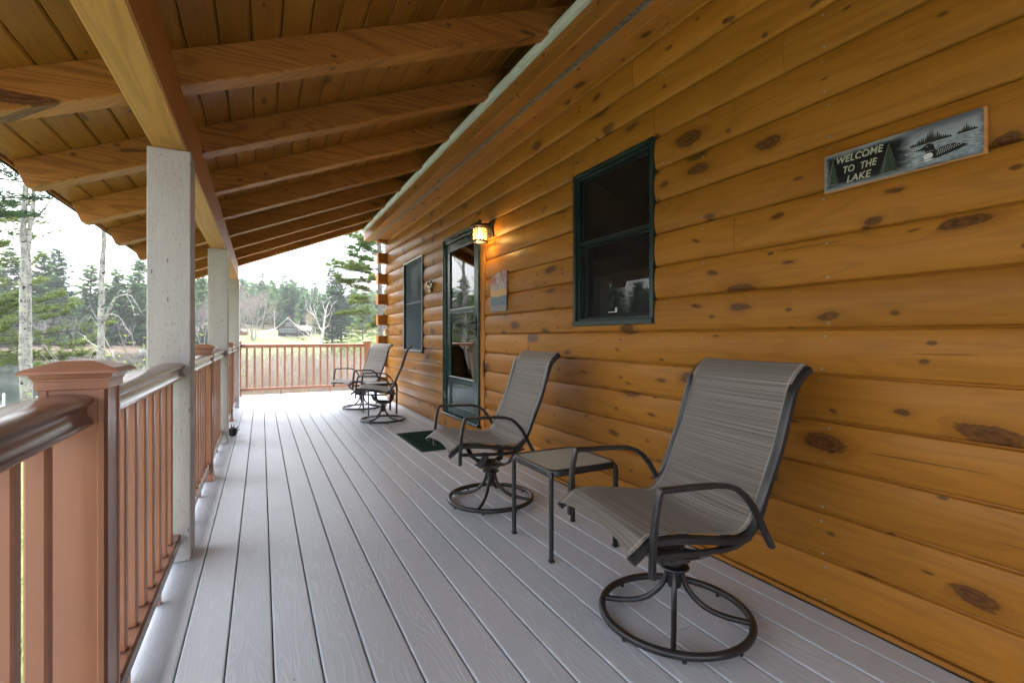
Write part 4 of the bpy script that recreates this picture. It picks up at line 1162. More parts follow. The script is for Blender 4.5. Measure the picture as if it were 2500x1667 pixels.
# ------------------------------------------------------------------ terrain and lake
WL = -3.0
def sstep(a, b, x):
    t = min(1, max(0, (x-a)/(b-a))); return t*t*(3-2*t)
def r_far(th): return 192 + 7*math.sin(R(th*5+20)) + 4*math.sin(R(th*13))
def r_near(th):
    if th < -6: return 30 + 4*math.sin(R(th*4))
    return 30 + (52-30)*sstep(-6, 0, th)
def gh(x, y):
    r = math.hypot(x, y); th = math.degrees(math.atan2(x, y))
    rn, rf = r_near(th), r_far(th)
    nz = .25*mnoise.noise((x*.05, y*.05, 0)) + .06*mnoise.noise((x*.4, y*.4, 3))
    zn = -1.2 - 1.55*sstep(5, rn, r) + nz*.4*sstep(3, 12, r)
    lake = sstep(rn-3, rn+4, r)
    z = zn*(1-lake) + (-5.0)*lake
    bank = (1.1*sstep(0, 5, r-rf)) * sstep(-5, -8, th)
    lawn = (.07+.055*sstep(-9, -4, th))*max(0, r-rf)*(1-.55*sstep(60, 160, r-rf)) + bank + nz*2.0
    hill = 20*sstep(70, 240, r-rf) * (.55 + .45*sstep(-16, 0, th))
    far = sstep(rf-5, rf, r)
    z = z*(1-far) + (WL - .12 + lawn + hill)*far
    # solid land to the right of the porch and behind it
    land = max(sstep(17, 24, th), sstep(-100, -110, th)) if r > 3 else 0
    zl = -1.2 + .02*max(0, r-15) + nz
    return z*(1-land) + zl*land
def cover(x, y):
    r = math.hypot(x, y); th = math.degrees(math.atan2(x, y)); rn, rf = r_near(th), r_far(th)
    grass, litter, marsh, lawn, soil = (.16, .20, .085), (.25, .195, .15), (.33, .275, .21), (.23, .285, .125), (.26, .25, .235)
    def mx(a, b, t): return tuple(p*(1-t)+q*t for p, q in zip(a, b))
    c = mx(grass, marsh, sstep(12, 19, r) if th > -8 else sstep(rn-5, rn-1, r)*.6)
    c = mx(c, soil, max(sstep(17, 24, th), sstep(-100, -110, th)))
    if r > (rn+rf)/2 and -105 < th < 24:
        c = mx(lawn, litter, max(sstep(-5, -8, th), sstep(46, 60, r-rf)*.8))
        c = mx(c, (.20, .15, .11), sstep(4, 0, r-rf)*.7)
    return c
m = MB(); NS = 240; radii = [0, 1.5, 3]
while radii[-1] < 520: radii.append(radii[-1]*(1.055 if radii[-1] < 60 or radii[-1] > 260 else 1.022))
radii += [900, 1600, 2600]
for r in radii:
    for k in range(NS):
        a = 2*math.pi*k/NS; x, y = r*math.sin(a), r*math.cos(a); m.v.append((x, y, gh(x, y)))
for i in range(len(radii)-1):
    for k in range(NS):
        k2 = (k+1) % NS; m.f.append((i*NS+k, (i+1)*NS+k, (i+1)*NS+k2, i*NS+k2))
me = m.mesh('terrain', 'ground_cover', 'all', fix=False)
ca = me.color_attributes.new('cover', 'FLOAT_COLOR', 'POINT')
for i, v in enumerate(me.vertices): ca.data[i].color = (*cover(v.co.x, v.co.y), 1)
tag(link('ground', me), 'lawn, bank and wooded slopes round the lake', kind='structure')
m = MB(); n = 96
ring_ = [(240*math.sin(2*math.pi*k/n), 240*math.cos(2*math.pi*k/n)) for k in range(n)]
m.v = [(x, y, WL) for x, y in ring_]; m.f = [tuple(range(n))[::-1]]
tag(m.obj('lake', 'lake_water', fix=False), 'dark calm lake with ripples', kind='structure')

# ------------------------------------------------------------------ tree builders
def conifer(h, c0, rad, seed, step=.75, cl=.8, nb=5, tris=3, sparse=.0, droop=-.05, flatness=.25, crown=None, tw=.5):
    """layered pine: whorls of branches carrying feathery sprays; returns (crown, trunk) meshes-in-progress"""
    g = random.Random(seed); cr = crown or MB(); tr = MB()
    lean = (g.uniform(-.03, .03), g.uniform(-.03, .03))
    tr.tube([(lean[0]*z, lean[1]*z, z) for z in (-.6, h*.25, h*.5, h*.75, h*.97)], [tw*.5, tw*.4, tw*.3, tw*.17, .03], 7)
    z = c0*h
    while z < h:
        t = (z-c0*h)/(h-c0*h)
        rr = rad*(min(1, .45+t*2.2))*(1-t)**.75*g.uniform(.65, 1.15)+.25
        for b in range(nb):
            if g.random() < sparse: continue
            a = g.uniform(0, 2*math.pi); L = rr*g.uniform(.6, 1.15); up = g.uniform(-.06, .22)+droop+.35*t
            if L > 1: tr.tube([(lean[0]*z, lean[1]*z, z), (lean[0]*z+math.cos(a)*L*.85, lean[1]*z+math.sin(a)*L*.85, z+up*L*.85)], [.03+.012*L, .012], 3, cap=False)
            d = L*.22 if L > 1.2 else .1
            while d <= L:
                px_, py_, pz_ = lean[0]*z+math.cos(a)*d, lean[1]*z+math.sin(a)*d, z+up*d
                s_ = cl*g.uniform(.6, 1.2)
                for q in range(tris):
                    b_ = a+g.uniform(-1.3, 1.3); w_ = s_*g.uniform(.16, .30)
                    ox, oy, oz = g.uniform(-.3, .3)*s_, g.uniform(-.3, .3)*s_, g.uniform(-.2, .2)*s_
                    tip = (px_+ox+math.cos(b_)*s_, py_+oy+math.sin(b_)*s_, pz_+oz+g.uniform(-flatness, flatness*1.6)*s_)
                    sx, sy = -math.sin(b_)*w_, math.cos(b_)*w_; tz = g.uniform(-.5, .5)*w_
                    cr.quad((px_+ox, py_+oy, pz_+oz), (px_+ox+(tip[0]-px_-ox)*.45+sx, py_+oy+(tip[1]-py_-oy)*.45+sy, pz_+oz+(tip[2]-pz_-oz)*.4+tz), tip,
                            (px_+ox+(tip[0]-px_-ox)*.45-sx, py_+oy+(tip[1]-py_-oy)*.45-sy, pz_+oz+(tip[2]-pz_-oz)*.4-tz))
                d += cl*.62
        z += step*g.uniform(.7, 1.3)
    return cr, tr
def branchy(mb, g, p, d, L, r, depth, spread=.6, n=4, ends=None, up=.12, minr=.004, sides=4):
    """recursive bare branching"""
    pts = [p]; rr = [r]; q = Vector(p); d = Vector(d).normalized(); k = 3
    for j in range(k):
        d = (d + Vector((g.uniform(-1, 1), g.uniform(-1, 1), g.uniform(-.6, 1)+up))*.16).normalized()
        q = q + d*(L/k); pts.append(tuple(q)); rr.append(max(minr, r*(1-.55*(j+1)/k)))
    mb.tube(pts, rr, sides if depth > 1 else 3, cap=False)
    if depth <= 0:
        if ends is not None: ends.append(pts[-1]); ends.append(pts[-2])
        return
    for j in range(n):
        f = g.uniform(.35, 1.0); i = min(k-1, int(f*k)); u = f*k-i
        s_ = Vector(pts[i]).lerp(Vector(pts[i+1]), u)
        nd = (d + Vector((g.uniform(-1, 1), g.uniform(-1, 1), g.uniform(-.5, .9)))*spread).normalized()
        branchy(mb, g, tuple(s_), nd, L*g.uniform(.5, .75), max(minr, rr[i+1]*g.uniform(.45, .7)), depth-1, spread, n, ends, up, minr, sides)

# ------------------------------------------------------------------ distant wood: one mass on the hillside
wr = random.Random(11)
cA, cB, tW, bG = MB(), MB(), MB(), MB()
prot = []
for k in range(6):
    c_, t_ = conifer(1.0*20, .06 if k % 2 else .16, 5.2, 100+k, step=1.1, cl=2.0, nb=7, tris=4, tw=.5)
    prot.append((c_, t_))
bprot = []
for k in range(4):
    b_ = MB(); g = random.Random(300+k); e_ = []
    b_.tube([(0, 0, -.5), (.1, 0, 4), (.2, .1, 8)], [.22, .16, .1], 4, cap=False)
    for q in range(9): branchy(b_, g, (0, 0, g.uniform(2.5, 7)), (g.uniform(-1, 1), g.uniform(-1, 1), 1.4), g.uniform(4, 6.5), .10, 2, .65, 4, None, .2, .02, 3)
    bprot.append(b_)
def stamp(dst, src, x, y, z, s, a, sq=1.0):
    b = len(dst.v); ca_, sa_ = math.cos(a)*s, math.sin(a)*s
    dst.v += [(x+vx*ca_-vy*sa_, y+vx*sa_+vy*ca_, z+vz*s*sq) for vx, vy, vz in src.v]
    dst.f += [tuple(b+q for q in f) for f in src.f]
def hill_tree(px, depth, s, dec=False):
    x, y = at(px, depth); z = gh(x, y)
    if z < WL+.2: return
    if dec: stamp(bG, bprot[wr.randrange(4)], x, y, z, s*wr.uniform(.8, 1.2), wr.uniform(0, 6.3))
    else:
        k = wr.randrange(6); a = wr.uniform(0, 6.3)
        stamp(cA if wr.random() < .6 else cB, prot[k][0], x, y, z-.4, s, a); stamp(tW, prot[k][1], x, y, z-.4, s, a)
for k in range(210):                                       # behind the lawn and house
    px = wr.uniform(470, 985); d = wr.uniform(262, 345)
    hill_tree(px, d, wr.uniform(.75, 1.15)*(1.0 if d < 300 else .95), wr.random() < .28)
for k in range(46): hill_tree(wr.uniform(500, 960), wr.uniform(232, 262), wr.uniform(.7, .95), wr.random() < .55)
for k in range(230):                                       # second rank on the left shore
    px = wr.uniform(-420, 470); d = wr.uniform(150, 225)*(1 if px > -150 else .92)
    sc_ = wr.uniform(.7, 1.12)
    if 165 < px < 225: sc_ *= .62
    hill_tree(px, d, sc_, wr.random() < .25)
for k in range(130):                                        # further round the shore to the left
    th = wr.uniform(-72, -22); r = r_far(th)+wr.uniform(6, 60); x, y = r*math.sin(R(th)), r*math.cos(R(th)); z = gh(x, y)
    s = wr.uniform(.85, 1.35); a = wr.uniform(0, 6.3); q = wr.randrange(6)
    if wr.random() < .25: stamp(bG, bprot[wr.randrange(4)], x, y, z, s, a)
    else: stamp(cA, prot[q][0], x, y, z-.4, s, a); stamp(tW, prot[q][1], x, y, z-.4, s, a)
for k in range(150):                                       # understorey along the far bank
    th = wr.uniform(-40, -4); r = r_far(th)+wr.uniform(2.5, 16); x, y = r*math.sin(R(th)), r*math.cos(R(th)); z = gh(x, y); s = wr.uniform(.12, .38)
    if wr.random() < .4: stamp(bG, bprot[wr.randrange(4)], x, y, z, s*2.0, wr.uniform(0, 6.3))
    else: stamp(cA if wr.random() < .7 else cB, prot[wr.randrange(6)][0], x, y, z-.3, s, wr.uniform(0, 6.3))
wood_o = cA.obj('distant_wood', 'pine_far', fix=False); tag(wood_o, 'mixed evergreen wood covering the far hillside', 'wood', kind='stuff')
tag(cB.obj('blue_pines', 'pine_blue', wood_o, fix=False), kind='stuff')
tag(tW.obj('trunks', 'bark_pine', wood_o, fix=False), kind='stuff'); tag(bG.obj('bare_trees', 'twig_grey', wood_o, fix=False), kind='stuff')
# ------------------------------------------------------------------ single trees that can be told apart
def put_tree(name, label, cr, tr, px, depth, mats, z=None, s=1.0, rz=0.0, group=None, cat='tree', xy=None):
    x, y = xy or at(px, depth); z = gh(x, y) if z is None else z
    t = thing(name, label, cat, (x, y, z), rz, group); t.scale = (s, s, s)
    if cr is not None: cr.obj('crown', mats[0], t, fix=False)
    if tr is not None: tr.obj('trunk', mats[1], t, fix=False, smooth='all')
    return t
# pines on the far left shore
FARP = [(-70, 600, 141, 'pine_far', .10, 'tall pine across the lake at the extreme left edge'),
        (22, 604, 143, 'pine_far', .10, 'tall pine across the lake just left of the twin birch'),
        (104, 613, 147, 'pine_far', .08, 'tall pine across the lake just right of the twin birch'),
        (143, 606, 152, 'pine_blue', .12, 'tall pine with bare spiky tip across the lake'),
        (222, 646, 152, 'pine_far', .10, 'pine across the lake left of the single birch'),
        (292, 658, 153, 'pine_far', .10, 'broad pine across the lake right of the single birch'),
        (334, 634, 157, 'pine_far', .10, 'tall pine across the lake beside the nearest grey post'),
        (489, 672, 165, 'pine_far', .12, 'pine across the lake seen between the first two grey posts')]
for i, (px, top, dep, mt, c0, lab) in enumerate(FARP):
    x, y = at(px, dep); z = gh(x, y); h = zrow(top, dep)-z
    c_, t_ = conifer(h, c0*.5, h*.30, 500+i, step=.75, cl=1.35, nb=7, tris=6, sparse=.06, tw=.6)
    put_tree('pine_tree', lab, c_, t_, px, dep, (mt, 'bark_pine'), z, group='pines on the far left shore')
# the two dark pines on the lawn
for px, top, dep, sd, mt, lab in ((811, 652, 186, 41, 'pine_dark', 'left of two big dark pines on the far lawn'), (834, 662, 189, 43, 'pine_dark', 'right of two big dark pines on the far lawn')):
    x, y = at(px, dep); z = gh(x, y); h = zrow(top, dep)-z
    c_, t_ = conifer(h, .10, h*.30, sd, step=.8, cl=1.15, nb=7, tris=5, droop=-.08, tw=1.0)
    put_tree('pine_tree', lab, c_, t_, px, dep, (mt, 'bark_pine'), z, group='pines on the far lawn')
for px, top, dep, sd, mt, lab in ((640, 668, 262, 51, 'pine_blue', 'bushy pine on the slope behind the far house, leftmost'), (690, 668, 256, 52, 'pine_dark', 'big dark pine directly behind the far house'), (716, 690, 258, 53, 'pine_blue', 'pine behind the right end of the far house'),
                                  (585, 676, 260, 54, 'pine_dark', 'dark pine above the red budded maple'), (770, 684, 265, 55, 'pine_blue', 'pine on the slope right of the far house'), (696, 773, 236, 56, 'pine_dark', 'small dark spruce against the back of the far house')):
    x, y = at(px, dep); z = gh(x, y); h = max(6, zrow(top, dep)-z)
    c_, t_ = conifer(h, .14, h*.27, sd, step=1.1, cl=1.5, nb=6, tris=4, tw=.6)
    put_tree('pine_tree', lab, c_, t_, px, dep, (mt, 'bark_pine'), z, group='pines behind the far house')
# yellow-green pines and pale shrubs at the right, this side of the water
for px, top, dep, sd, mt, lab in ((886, 700, 95, 61, 'pine_bright', 'yellow-green young pine left of the cabin corner'), (930, 690, 88, 62, 'pine_bright', 'yellow-green young pine behind the log ends')):
    x, y = at(px, dep); z = max(gh(x, y), WL-.2); h = zrow(top, dep)-z
    c_, t_ = conifer(h, .05, h*.30, sd, step=.7, cl=.75, nb=5, tris=4, sparse=.25, tw=.3)
    put_tree('pine_tree', lab, c_, t_, px, dep, (mt, 'bark_pine'), z, group='young pines by the cabin')

def tuft(mb, g, p, s, n=11, up=.3):
    for q in range(n):
        a = g.uniform(0, 6.283); e = g.uniform(-.5, 1.0)
        d = Vector((math.cos(a), math.sin(a), e*.8+up)).normalized()*s*g.uniform(.7, 1.15)
        sd = d.cross(Vector((g.uniform(-1, 1), g.uniform(-1, 1), g.uniform(-1, 1)))).normalized()*s*.11
        mb.v += [tuple(Vector(p)-sd), tuple(Vector(p)+sd), tuple(Vector(p)+d)]; b = len(mb.v)-3; mb.f.append((b, b+1, b+2))
def needled_branch(tr, cr, g, p0, dirv, L, r, ts, dens=1.0, sag=.0):
    """a long pine limb with side shoots carrying needle tufts on their outer parts"""
    pts = []; q = Vector(p0); d = Vector(dirv).normalized(); n = 9
    for j in range(n+1):
        pts.append(tuple(q)); d = (d+Vector((g.uniform(-.14, .14), g.uniform(-.14, .14), g.uniform(-.10, .12)-sag))).normalized(); q = q+d*(L/n)
    tr.tube(pts, [max(.006, r*(1-.8*j/n)) for j in range(n+1)], 5, cap=False)
    for j in range(2, n+1):
        for k in range(3):
            if g.random() > dens: continue
            dd = (Vector(pts[j])-Vector(pts[j-1])).normalized()
            sdv = (dd+Vector((g.uniform(-1, 1), g.uniform(-1, 1), g.uniform(-.3, .75)))*.85).normalized()
            l2 = L*g.uniform(.10, .24)*(1.15-j/n*.6); e = Vector(pts[j])+sdv*l2
            tr.tube([pts[j], tuple(e)], [.008, .004], 3, cap=False)
            for i in range(5):
                f = .35+.65*i/4; pp = Vector(pts[j]).lerp(e, f)+Vector((g.uniform(-.1, .1), g.uniform(-.1, .1), g.uniform(-.05, .12)))
                tuft(cr, g, tuple(pp), ts*g.uniform(.8, 1.3), 9)
# big white pine on the near bank, its trunk out of frame, limbs reaching in from the left
g = random.Random(77); tr, cr = MB(), MB(); X0, Y0 = at(-95, 23.5); Zg = gh(X0, Y0)
tr.tube([(0, 0, -.4), (.05, 0, 3), (.1, .05, 7), (.1, .1, 12), (.1, .1, 17)], [.34, .30, .24, .17, .08], 10)
ux, uy = _c, -_s                                   # picture-right direction on the ground
def limb(z, L, el, side=0.0, r=.06, ts=.17, dens=.9, sag=.0):
    z = 4.7+(z-2.6)*.72 if z < 6 else z
    dv = (ux+_s*side, uy+_c*side, el); needled_branch(tr, cr, g, (.05, .05, z), dv, L, r, ts, dens, sag)
for z, L, el, sd in ((2.9, 4.9, .05, -.25), (3.4, 5.6, -.02, .2), (3.9, 5.9, .02, .0), (4.4, 4.6, .05, -.4), (4.7, 5.4, .03, .35), (5.3, 5.2, .06, .1), (5.6, 4.0, .1, -.3), (3.2, 4.4, .0, .6), (2.6, 4.2, .02, .15)):
    limb(z, L, el, sd, .055, .20, .95, .0)
for z, L, el, sd in ((9.6, 3.4, .02, .0), (10.3, 3.8, .06, .3), (11.6, 4.3, .05, -.1), (8.9, 2.6, .0, -.3)): limb(z, L, el, sd, .045, .15, .5, .0)
for k in range(40):
    a = g.uniform(0, 6.28); z = g.uniform(6.5, 17); needled_branch(tr, cr, g, (.08, .08, z), (math.cos(a), math.sin(a), .12), (17.5-z)*.32+.6, .03, .2, .5)
put_tree('pine_tree', 'big white pine whose bright green limbs reach in at left', cr, tr, -95, 23.5, ('pine_bright', 'bark_pine'), Zg, group=None)
# sprays that hang from a taller pine overhead at the top left
g = random.Random(31); tr, cr = MB(), MB(); X1, Y1 = at(-60, 15.0); z1 = gh(X1, Y1)
tr.tube([(0, 0, -.3), (0, 0, 4), (.05, .02, 9), (.05, .05, 13)], [.2, .17, .12, .06], 8)
for row, L, el, sd in ((440, 2.5, .10, .1), (475, 1.9, -.03, .0), (520, 2.0, .02, -.1), (535, 1.4, -.05, .2), (400, 2.2, .05, .0), (485, 4.3, .03, .25)):
    zz = zrow(row, 15)-z1
    needled_branch(tr, cr, g, (0, 0, zz), (ux+_s*sd, uy+_c*sd, el), L, .028, .12, .55)
for k in range(22):
    a = g.uniform(0, 6.28); z = g.uniform(7.5, 13); needled_branch(tr, cr, g, (.03, .03, z), (math.cos(a), math.sin(a), .1), 1.6, .02, .13, .5)
put_tree('pine_tree', 'dark pine with sparse needle sprays at the top left under the eave', cr, tr, -60, 15.0, ('pine_near', 'bark_pine'), z1)
# pine at the cabin corner
g = random.Random(19); tr, cr, cr2 = MB(), MB(), MB(); X2, Y2 = at(929, 27.0); z2 = gh(X2, Y2)
H2 = zrow(520, 27)-z2
tr.tube([(0, 0, -.4), (.0, 0, H2*.4), (-.06, 0, H2*.75), (-.12, 0, H2*1.1), (-.12, 0, H2*1.3)], [.17, .145, .12, .085, .04], 9)
for row, L, el, sd in ((570, 2.2, .16, .0), (585, 2.6, .08, -.2), (640, 2.0, .10, .1), (655, 2.4, .04, -.1), (668, 2.7, .12, .2), (690, 2.0, .02, .0), (712, 2.3, .02, -.3), (735, 2.1, -.02, .3), (770, 2.3, -.03, .1), (600, 1.5, .2, .5), (620, 1.2, .1, -.5)):
    needled_branch(tr, cr if row < 680 else cr2, g, (-.04, 0, zrow(row, 27)-z2), (-ux+_s*sd, -uy+_c*sd, el), L, .03, .20, .72)
for k in range(26):
    a = g.uniform(0, 6.28); z = g.uniform(H2*.35, H2*1.25); needled_branch(tr, cr if z > H2*.7 else cr2, g, (-.08, 0, z), (math.cos(a), math.sin(a), .1), 1.8, .025, .2, .55)
t = put_tree('pine_tree', 'open-limbed pine standing just beyond the cabin corner', cr, tr, 929, 27, ('pine_far', 'bark_grey'), z2)
cr2.obj('lower_crown', 'pine_bright', t, fix=False)

# ---- birches
def birch_trunk(mb, pts, r0, r1, g, n=12):
    P = spline(pts, 8); k = len(P)
    Q = [(p.x+.012*mnoise.noise((p.z*2.0, r0*50, 1)), p.y, p.z) for p in P]
    rr = [(r0+(r1-r0)*j/(k-1))*(1+.09*mnoise.noise((P[j].z*3.1, r0*90, 7))) for j in range(k)]
    mb.tube(Q, rr, n)
def plane_pt(px, row, dep, base):
    x, y = at(px, dep); return (x-base[0], y-base[1], zrow(row, dep)-base[2])
g = random.Random(5); bx, by = at(63, 17.0); bz = gh(bx, by); base = (bx, by, bz)
bt = thing('birch_tree', 'twin-trunked white birch at the left edge beyond the railing', 'tree', base)
m = MB(); birch_trunk(m, [(0, 0, -.3)] + [plane_pt(p, r, 17, base) for p, r in ((62, 1040), (61, 960), (58, 860), (57.5, 760), (58, 690), (59, 620), (56, 580), (58, 520), (62, 465), (66, 380), (70, 250), (73, 80))], .150, .055, g); m.obj('trunk', 'birch_bark', bt, smooth='all')
m = MB(); birch_trunk(m, [(.16, -.02, -.3)] + [plane_pt(p, r, 17.1, base) for p, r in ((73, 1040), (71, 960), (70, 860), (69.5, 760), (69, 690), (68.5, 630), (70, 580), (76, 540), (81, 500), (82, 460), (88, 360), (98, 200))], .115, .045, g); m.obj('trunk', 'birch_bark', bt, smooth='all')
m = MB(); branchy(m, g, plane_pt(64, 520, 17, base), (ux*.5, uy*.5, 1), .6, .012, 1, .5, 2)
for k in range(14):
    zz = g.uniform(7.5, 12.5); branchy(m, g, (.1, 0, zz), (g.uniform(-1, 1), g.uniform(-1, 1), .8), 1.8, .025, 2, .6, 3)
m.obj('branches', 'twig_grey', bt, fix=False)
g = random.Random(9); bx, by = at(247, 19.0); bz = gh(bx, by); base = (bx, by, bz)
bt = thing('birch_tree', 'single white birch left of the nearest grey post', 'tree', base)
m = MB(); birch_trunk(m, [(0, 0, -.3)] + [plane_pt(p, r, 19, base) for p, r in ((244, 990), (245, 900), (246, 860), (247, 800), (247, 760), (249, 720), (247, 690), (251, 660), (250, 640), (254, 600), (253, 565), (257, 540), (262, 440), (268, 300))], .135, .06, g); m.obj('trunk', 'birch_bark', bt, smooth='all')
m = MB(); pts = [plane_pt(p, r, 19, base) for p, r in ((254, 783), (263, 765), (272, 745), (281, 729), (294, 722), (308, 719), (320, 722), (331, 738), (343, 760), (357, 775))]
m.tube(pts, [.075, .06, .052, .045, .036, .03, .02, .014, .009, .005], 8)
m.tube([plane_pt(p, r, 19, base) for p, r in ((283, 727), (290, 712), (294, 708), (303, 712))], [.034, .022, .015, .006], 6)
m.tube([plane_pt(p, r, 19, base) for p, r in ((309, 719), (314, 708), (316, 702))], [.018, .01, .005], 5); m.obj('limb', 'birch_bark', bt, smooth='all')
m = MB()
for a in ([(262, 768), (275, 766), (290, 772), (300, 785), (310, 803), (321, 815)], [(308, 719), (318, 735), (325, 752), (328, 770)], [(248, 765), (238, 780), (226, 760), (221, 745)], [(246, 800), (236, 792), (222, 770)], [(252, 820), (262, 835), (272, 855), (278, 872), (288, 886)],
          [(247, 850), (230, 842), (214, 832), (205, 820), (190, 812)], [(246, 870), (232, 850), (218, 842)], [(250, 600), (262, 590), (270, 578)], [(249, 640), (243, 662), (236, 690), (234, 700)], [(250, 850), (262, 858), (270, 868)]):
    m.tube([plane_pt(p, r, 19, base) for p, r in a], [.014-.010*j/(len(a)-1) for j in range(len(a))], 4, cap=False)
    for p, r in a[1:]:
        for q in range(2):
            p1 = (p+g.uniform(-14, 14), r+g.uniform(-4, 16)); m.tube([plane_pt(p, r, 19, base), plane_pt((p+p1[0])/2+g.uniform(-3, 3), (r+p1[1])/2-3, 19+g.uniform(-.3, .3), base), plane_pt(p1[0], p1[1], 19+g.uniform(-.5, .5), base)], [.006, .005, .003], 3, cap=False)
for k in range(14):
    zz = g.uniform(7.5, 11.5); branchy(m, g, (.2, 0, zz), (g.uniform(-1, 1), g.uniform(-1, 1), .8), 1.8, .025, 2, .6, 3)
m.obj('twigs', 'bark_white', bt, fix=False)

# ---- bare trees
def bare_tree(label, px, dep, h, seed, mt, r0, trunks=1, depth=3, spread=.6, n=5, buds=None, z=None, name='bare_tree', minr=.012, lean=(0, 0)):
    g = random.Random(seed); x, y = at(px, dep); z = gh(x, y) if z is None else z
    t = thing(name, label, 'tree', (x, y, z)); tr = MB(); ends = []
    for k in range(trunks):
        a = g.uniform(0, 6.3); d = (math.cos(a)*.32*(trunks > 1)+lean[0], math.sin(a)*.32*(trunks > 1)+lean[1], 1)
        branchy(tr, g, (.3*math.cos(a)*(trunks > 1), .3*math.sin(a)*(trunks > 1), -.3), d, h*.55, r0, depth, spread, n, ends, .25, minr, 5)
    tr.obj('trunk', mt, t, fix=False, smooth='all')
    if buds:
        bm_ = MB()
        for e in ends:
            for q in range(buds[1]):
                s_ = buds[2]; c_ = Vector(e)+Vector((g.gauss(0, s_*1.5), g.gauss(0, s_*1.5), g.gauss(0, s_*1.5)))
                u_, v_ = Vector((g.uniform(-1, 1), g.uniform(-1, 1), g.uniform(-1, 1)))*s_, Vector((g.uniform(-1, 1), g.uniform(-1, 1), g.uniform(-1, 1)))*s_
                bm_.quad(c_-u_, c_-v_, c_+u_, c_+v_)
        bm_.obj('buds', buds[0], t, fix=False)
    return t
bare_tree('grey multi-stemmed maple with red buds left of the far house', 619, 192, 19.5, 71, 'twig_grey', .26, 5, 3, .55, 5, ('bud_red', 1, .13), name='red_maple', minr=.03)
bare_tree('bare grey maple at the left edge of the far lawn', 578, 196, 17, 72, 'twig_grey', .22, 3, 3, .6, 5, ('bud_red', 1, .12), name='red_maple', minr=.03)
bare_tree('bare reddish maple showing between the first two grey posts', 496, 160, 16, 75, 'twig_grey', .2, 3, 3, .6, 5, ('bud_red', 1, .12), name='red_maple', minr=.03)
bare_tree('pale bare trees right of the far house', 760, 214, 11, 73, 'twig_warm', .14, 3, 3, .6, 5, None, minr=.03)
# pale bare trunks standing and leaning on the far left bank
BANK = ['short pale bare tree leaning left on the far bank, right of the twin birch', 'pale bare tree leaning right midway along the far bank', 'slim upright pale bare tree midway along the far bank', 'tall pale bare tree on the far bank left of the single birch',
        'fallen-looking pale bare tree sprawling over the water, right of the single birch', 'leaning pale bare tree next to the sprawling one', 'tall upright pale bare tree beside the grey post across the lake', 'pale bare tree behind the sprawling trees across the lake',
        'small pale bare tree leaning hard left near the twin birch, across the lake', 'tall grey bare tree in the gap of the far evergreens, right one', 'tall grey bare tree in the gap of the far evergreens, left one']
for px, dep, h, sd, ln in ((143, 153, 6.5, 81, (-.15, 0)), (168, 152, 9.5, 82, (.12, 0)), (196, 154, 8.5, 83, (-.03, 0)), (218, 152, 12, 84, (-.02, 0)), (285, 152, 6.0, 85, (.5, .1)), (303, 152, 6.5, 86, (.4, 0)), (326, 152, 11, 87, (0, 0)), (312, 156, 9, 88, (.1, 0)), (110, 154, 6, 89, (-.3, 0)), (205, 160, 13, 90, (0, 0)), (188, 158, 14, 91, (0, 0))):
    t = bare_tree(BANK[sd-81], px, dep, h, sd, 'bark_white', .13, 1, 3, .6, 3, None, minr=.022, lean=ln); t['group'] = 'bare trees on the far bank'
# dead white tree rising from the brush beyond the far railing
g = random.Random(23); bx, by = at(762, 31); bz = max(gh(bx, by), -2.6); base = (bx, by, bz)
t = thing('dead_tree', 'gnarled dead white tree in the brush beyond the far railing', 'tree', base)
m = MB(); m.tube([plane_pt(p, r, 31, base) for p, r in ((757, 952), (760, 935), (764, 918), (772, 900), (778, 880), (780, 860), (783, 842), (787, 822), (790, 800), (793, 775), (797, 752), (804, 736))], [.17, .15, .13, .11, .10, .09, .085, .075, .062, .048, .034, .012], 8); m.obj('trunk', 'bark_white', t, smooth='all')
m = MB()
for a, r0 in (([(789, 812), (781, 800), (775, 786), (768, 772), (760, 764), (752, 760), (744, 752)], .05), ([(775, 786), (771, 768), (766, 750), (764, 738)], .025), ([(783, 842), (774, 828), (770, 812), (770, 800)], .045), ([(793, 778), (804, 765), (809, 750), (808, 738)], .03), ([(795, 765), (790, 750), (791, 738)], .02), ([(784, 838), (765, 833), (748, 822), (735, 812), (727, 805)], .03), ([(790, 805), (802, 793), (806, 780)], .03),
              ([(768, 772), (757, 748), (752, 738)], .02), ([(772, 828), (756, 818), (742, 806), (728, 798), (718, 797)], .022)):
    m.tube([plane_pt(p, r, 31+.2*g.uniform(-1, 1), base) for p, r in a], [max(.006, r0*(1-.85*j/(len(a)-1))) for j in range(len(a))], 5, cap=False)
    for p, r in a[1:]:
        branchy(m, g, plane_pt(p, r, 31, base), (g.uniform(-1, 1), g.uniform(-1, 1), .8), .55, .010, 1, .7, 3, None, .1, .005, 3)
m.obj('branches', 'bark_white', t, fix=False)

# ------------------------------------------------------------------ marsh brush, shrubs, grass
def brush(mb, g, x, y, z, h, n, r=.006, spread=.35):
    for k in range(n):
        a = g.uniform(0, 6.28); d = Vector((math.cos(a)*g.uniform(0, spread), math.sin(a)*g.uniform(0, spread), 1)).normalized(); L = h*g.uniform(.5, 1.1)
        p = Vector((x+g.gauss(0, .15), y+g.gauss(0, .15), z)); p1 = p+d*L*.5+Vector((g.gauss(0, .05), g.gauss(0, .05), 0)); p2 = p1+d*L*.5+Vector((g.gauss(0, .16), g.gauss(0, .16), 0))
        mb.tube([p, p1, p2], [r*1.3, r, r*.5], 3, cap=False)
        for q in range(3):
            s_ = p1.lerp(p2, g.random()) if q else p.lerp(p1, .7); e = s_+Vector((g.gauss(0, .22), g.gauss(0, .22), g.uniform(.08, .35)))
            mb.tube([s_, e], [r*.8, r*.4], 3, cap=False)
g = random.Random(2); mA, mB_, mR = MB(), MB(), MB()
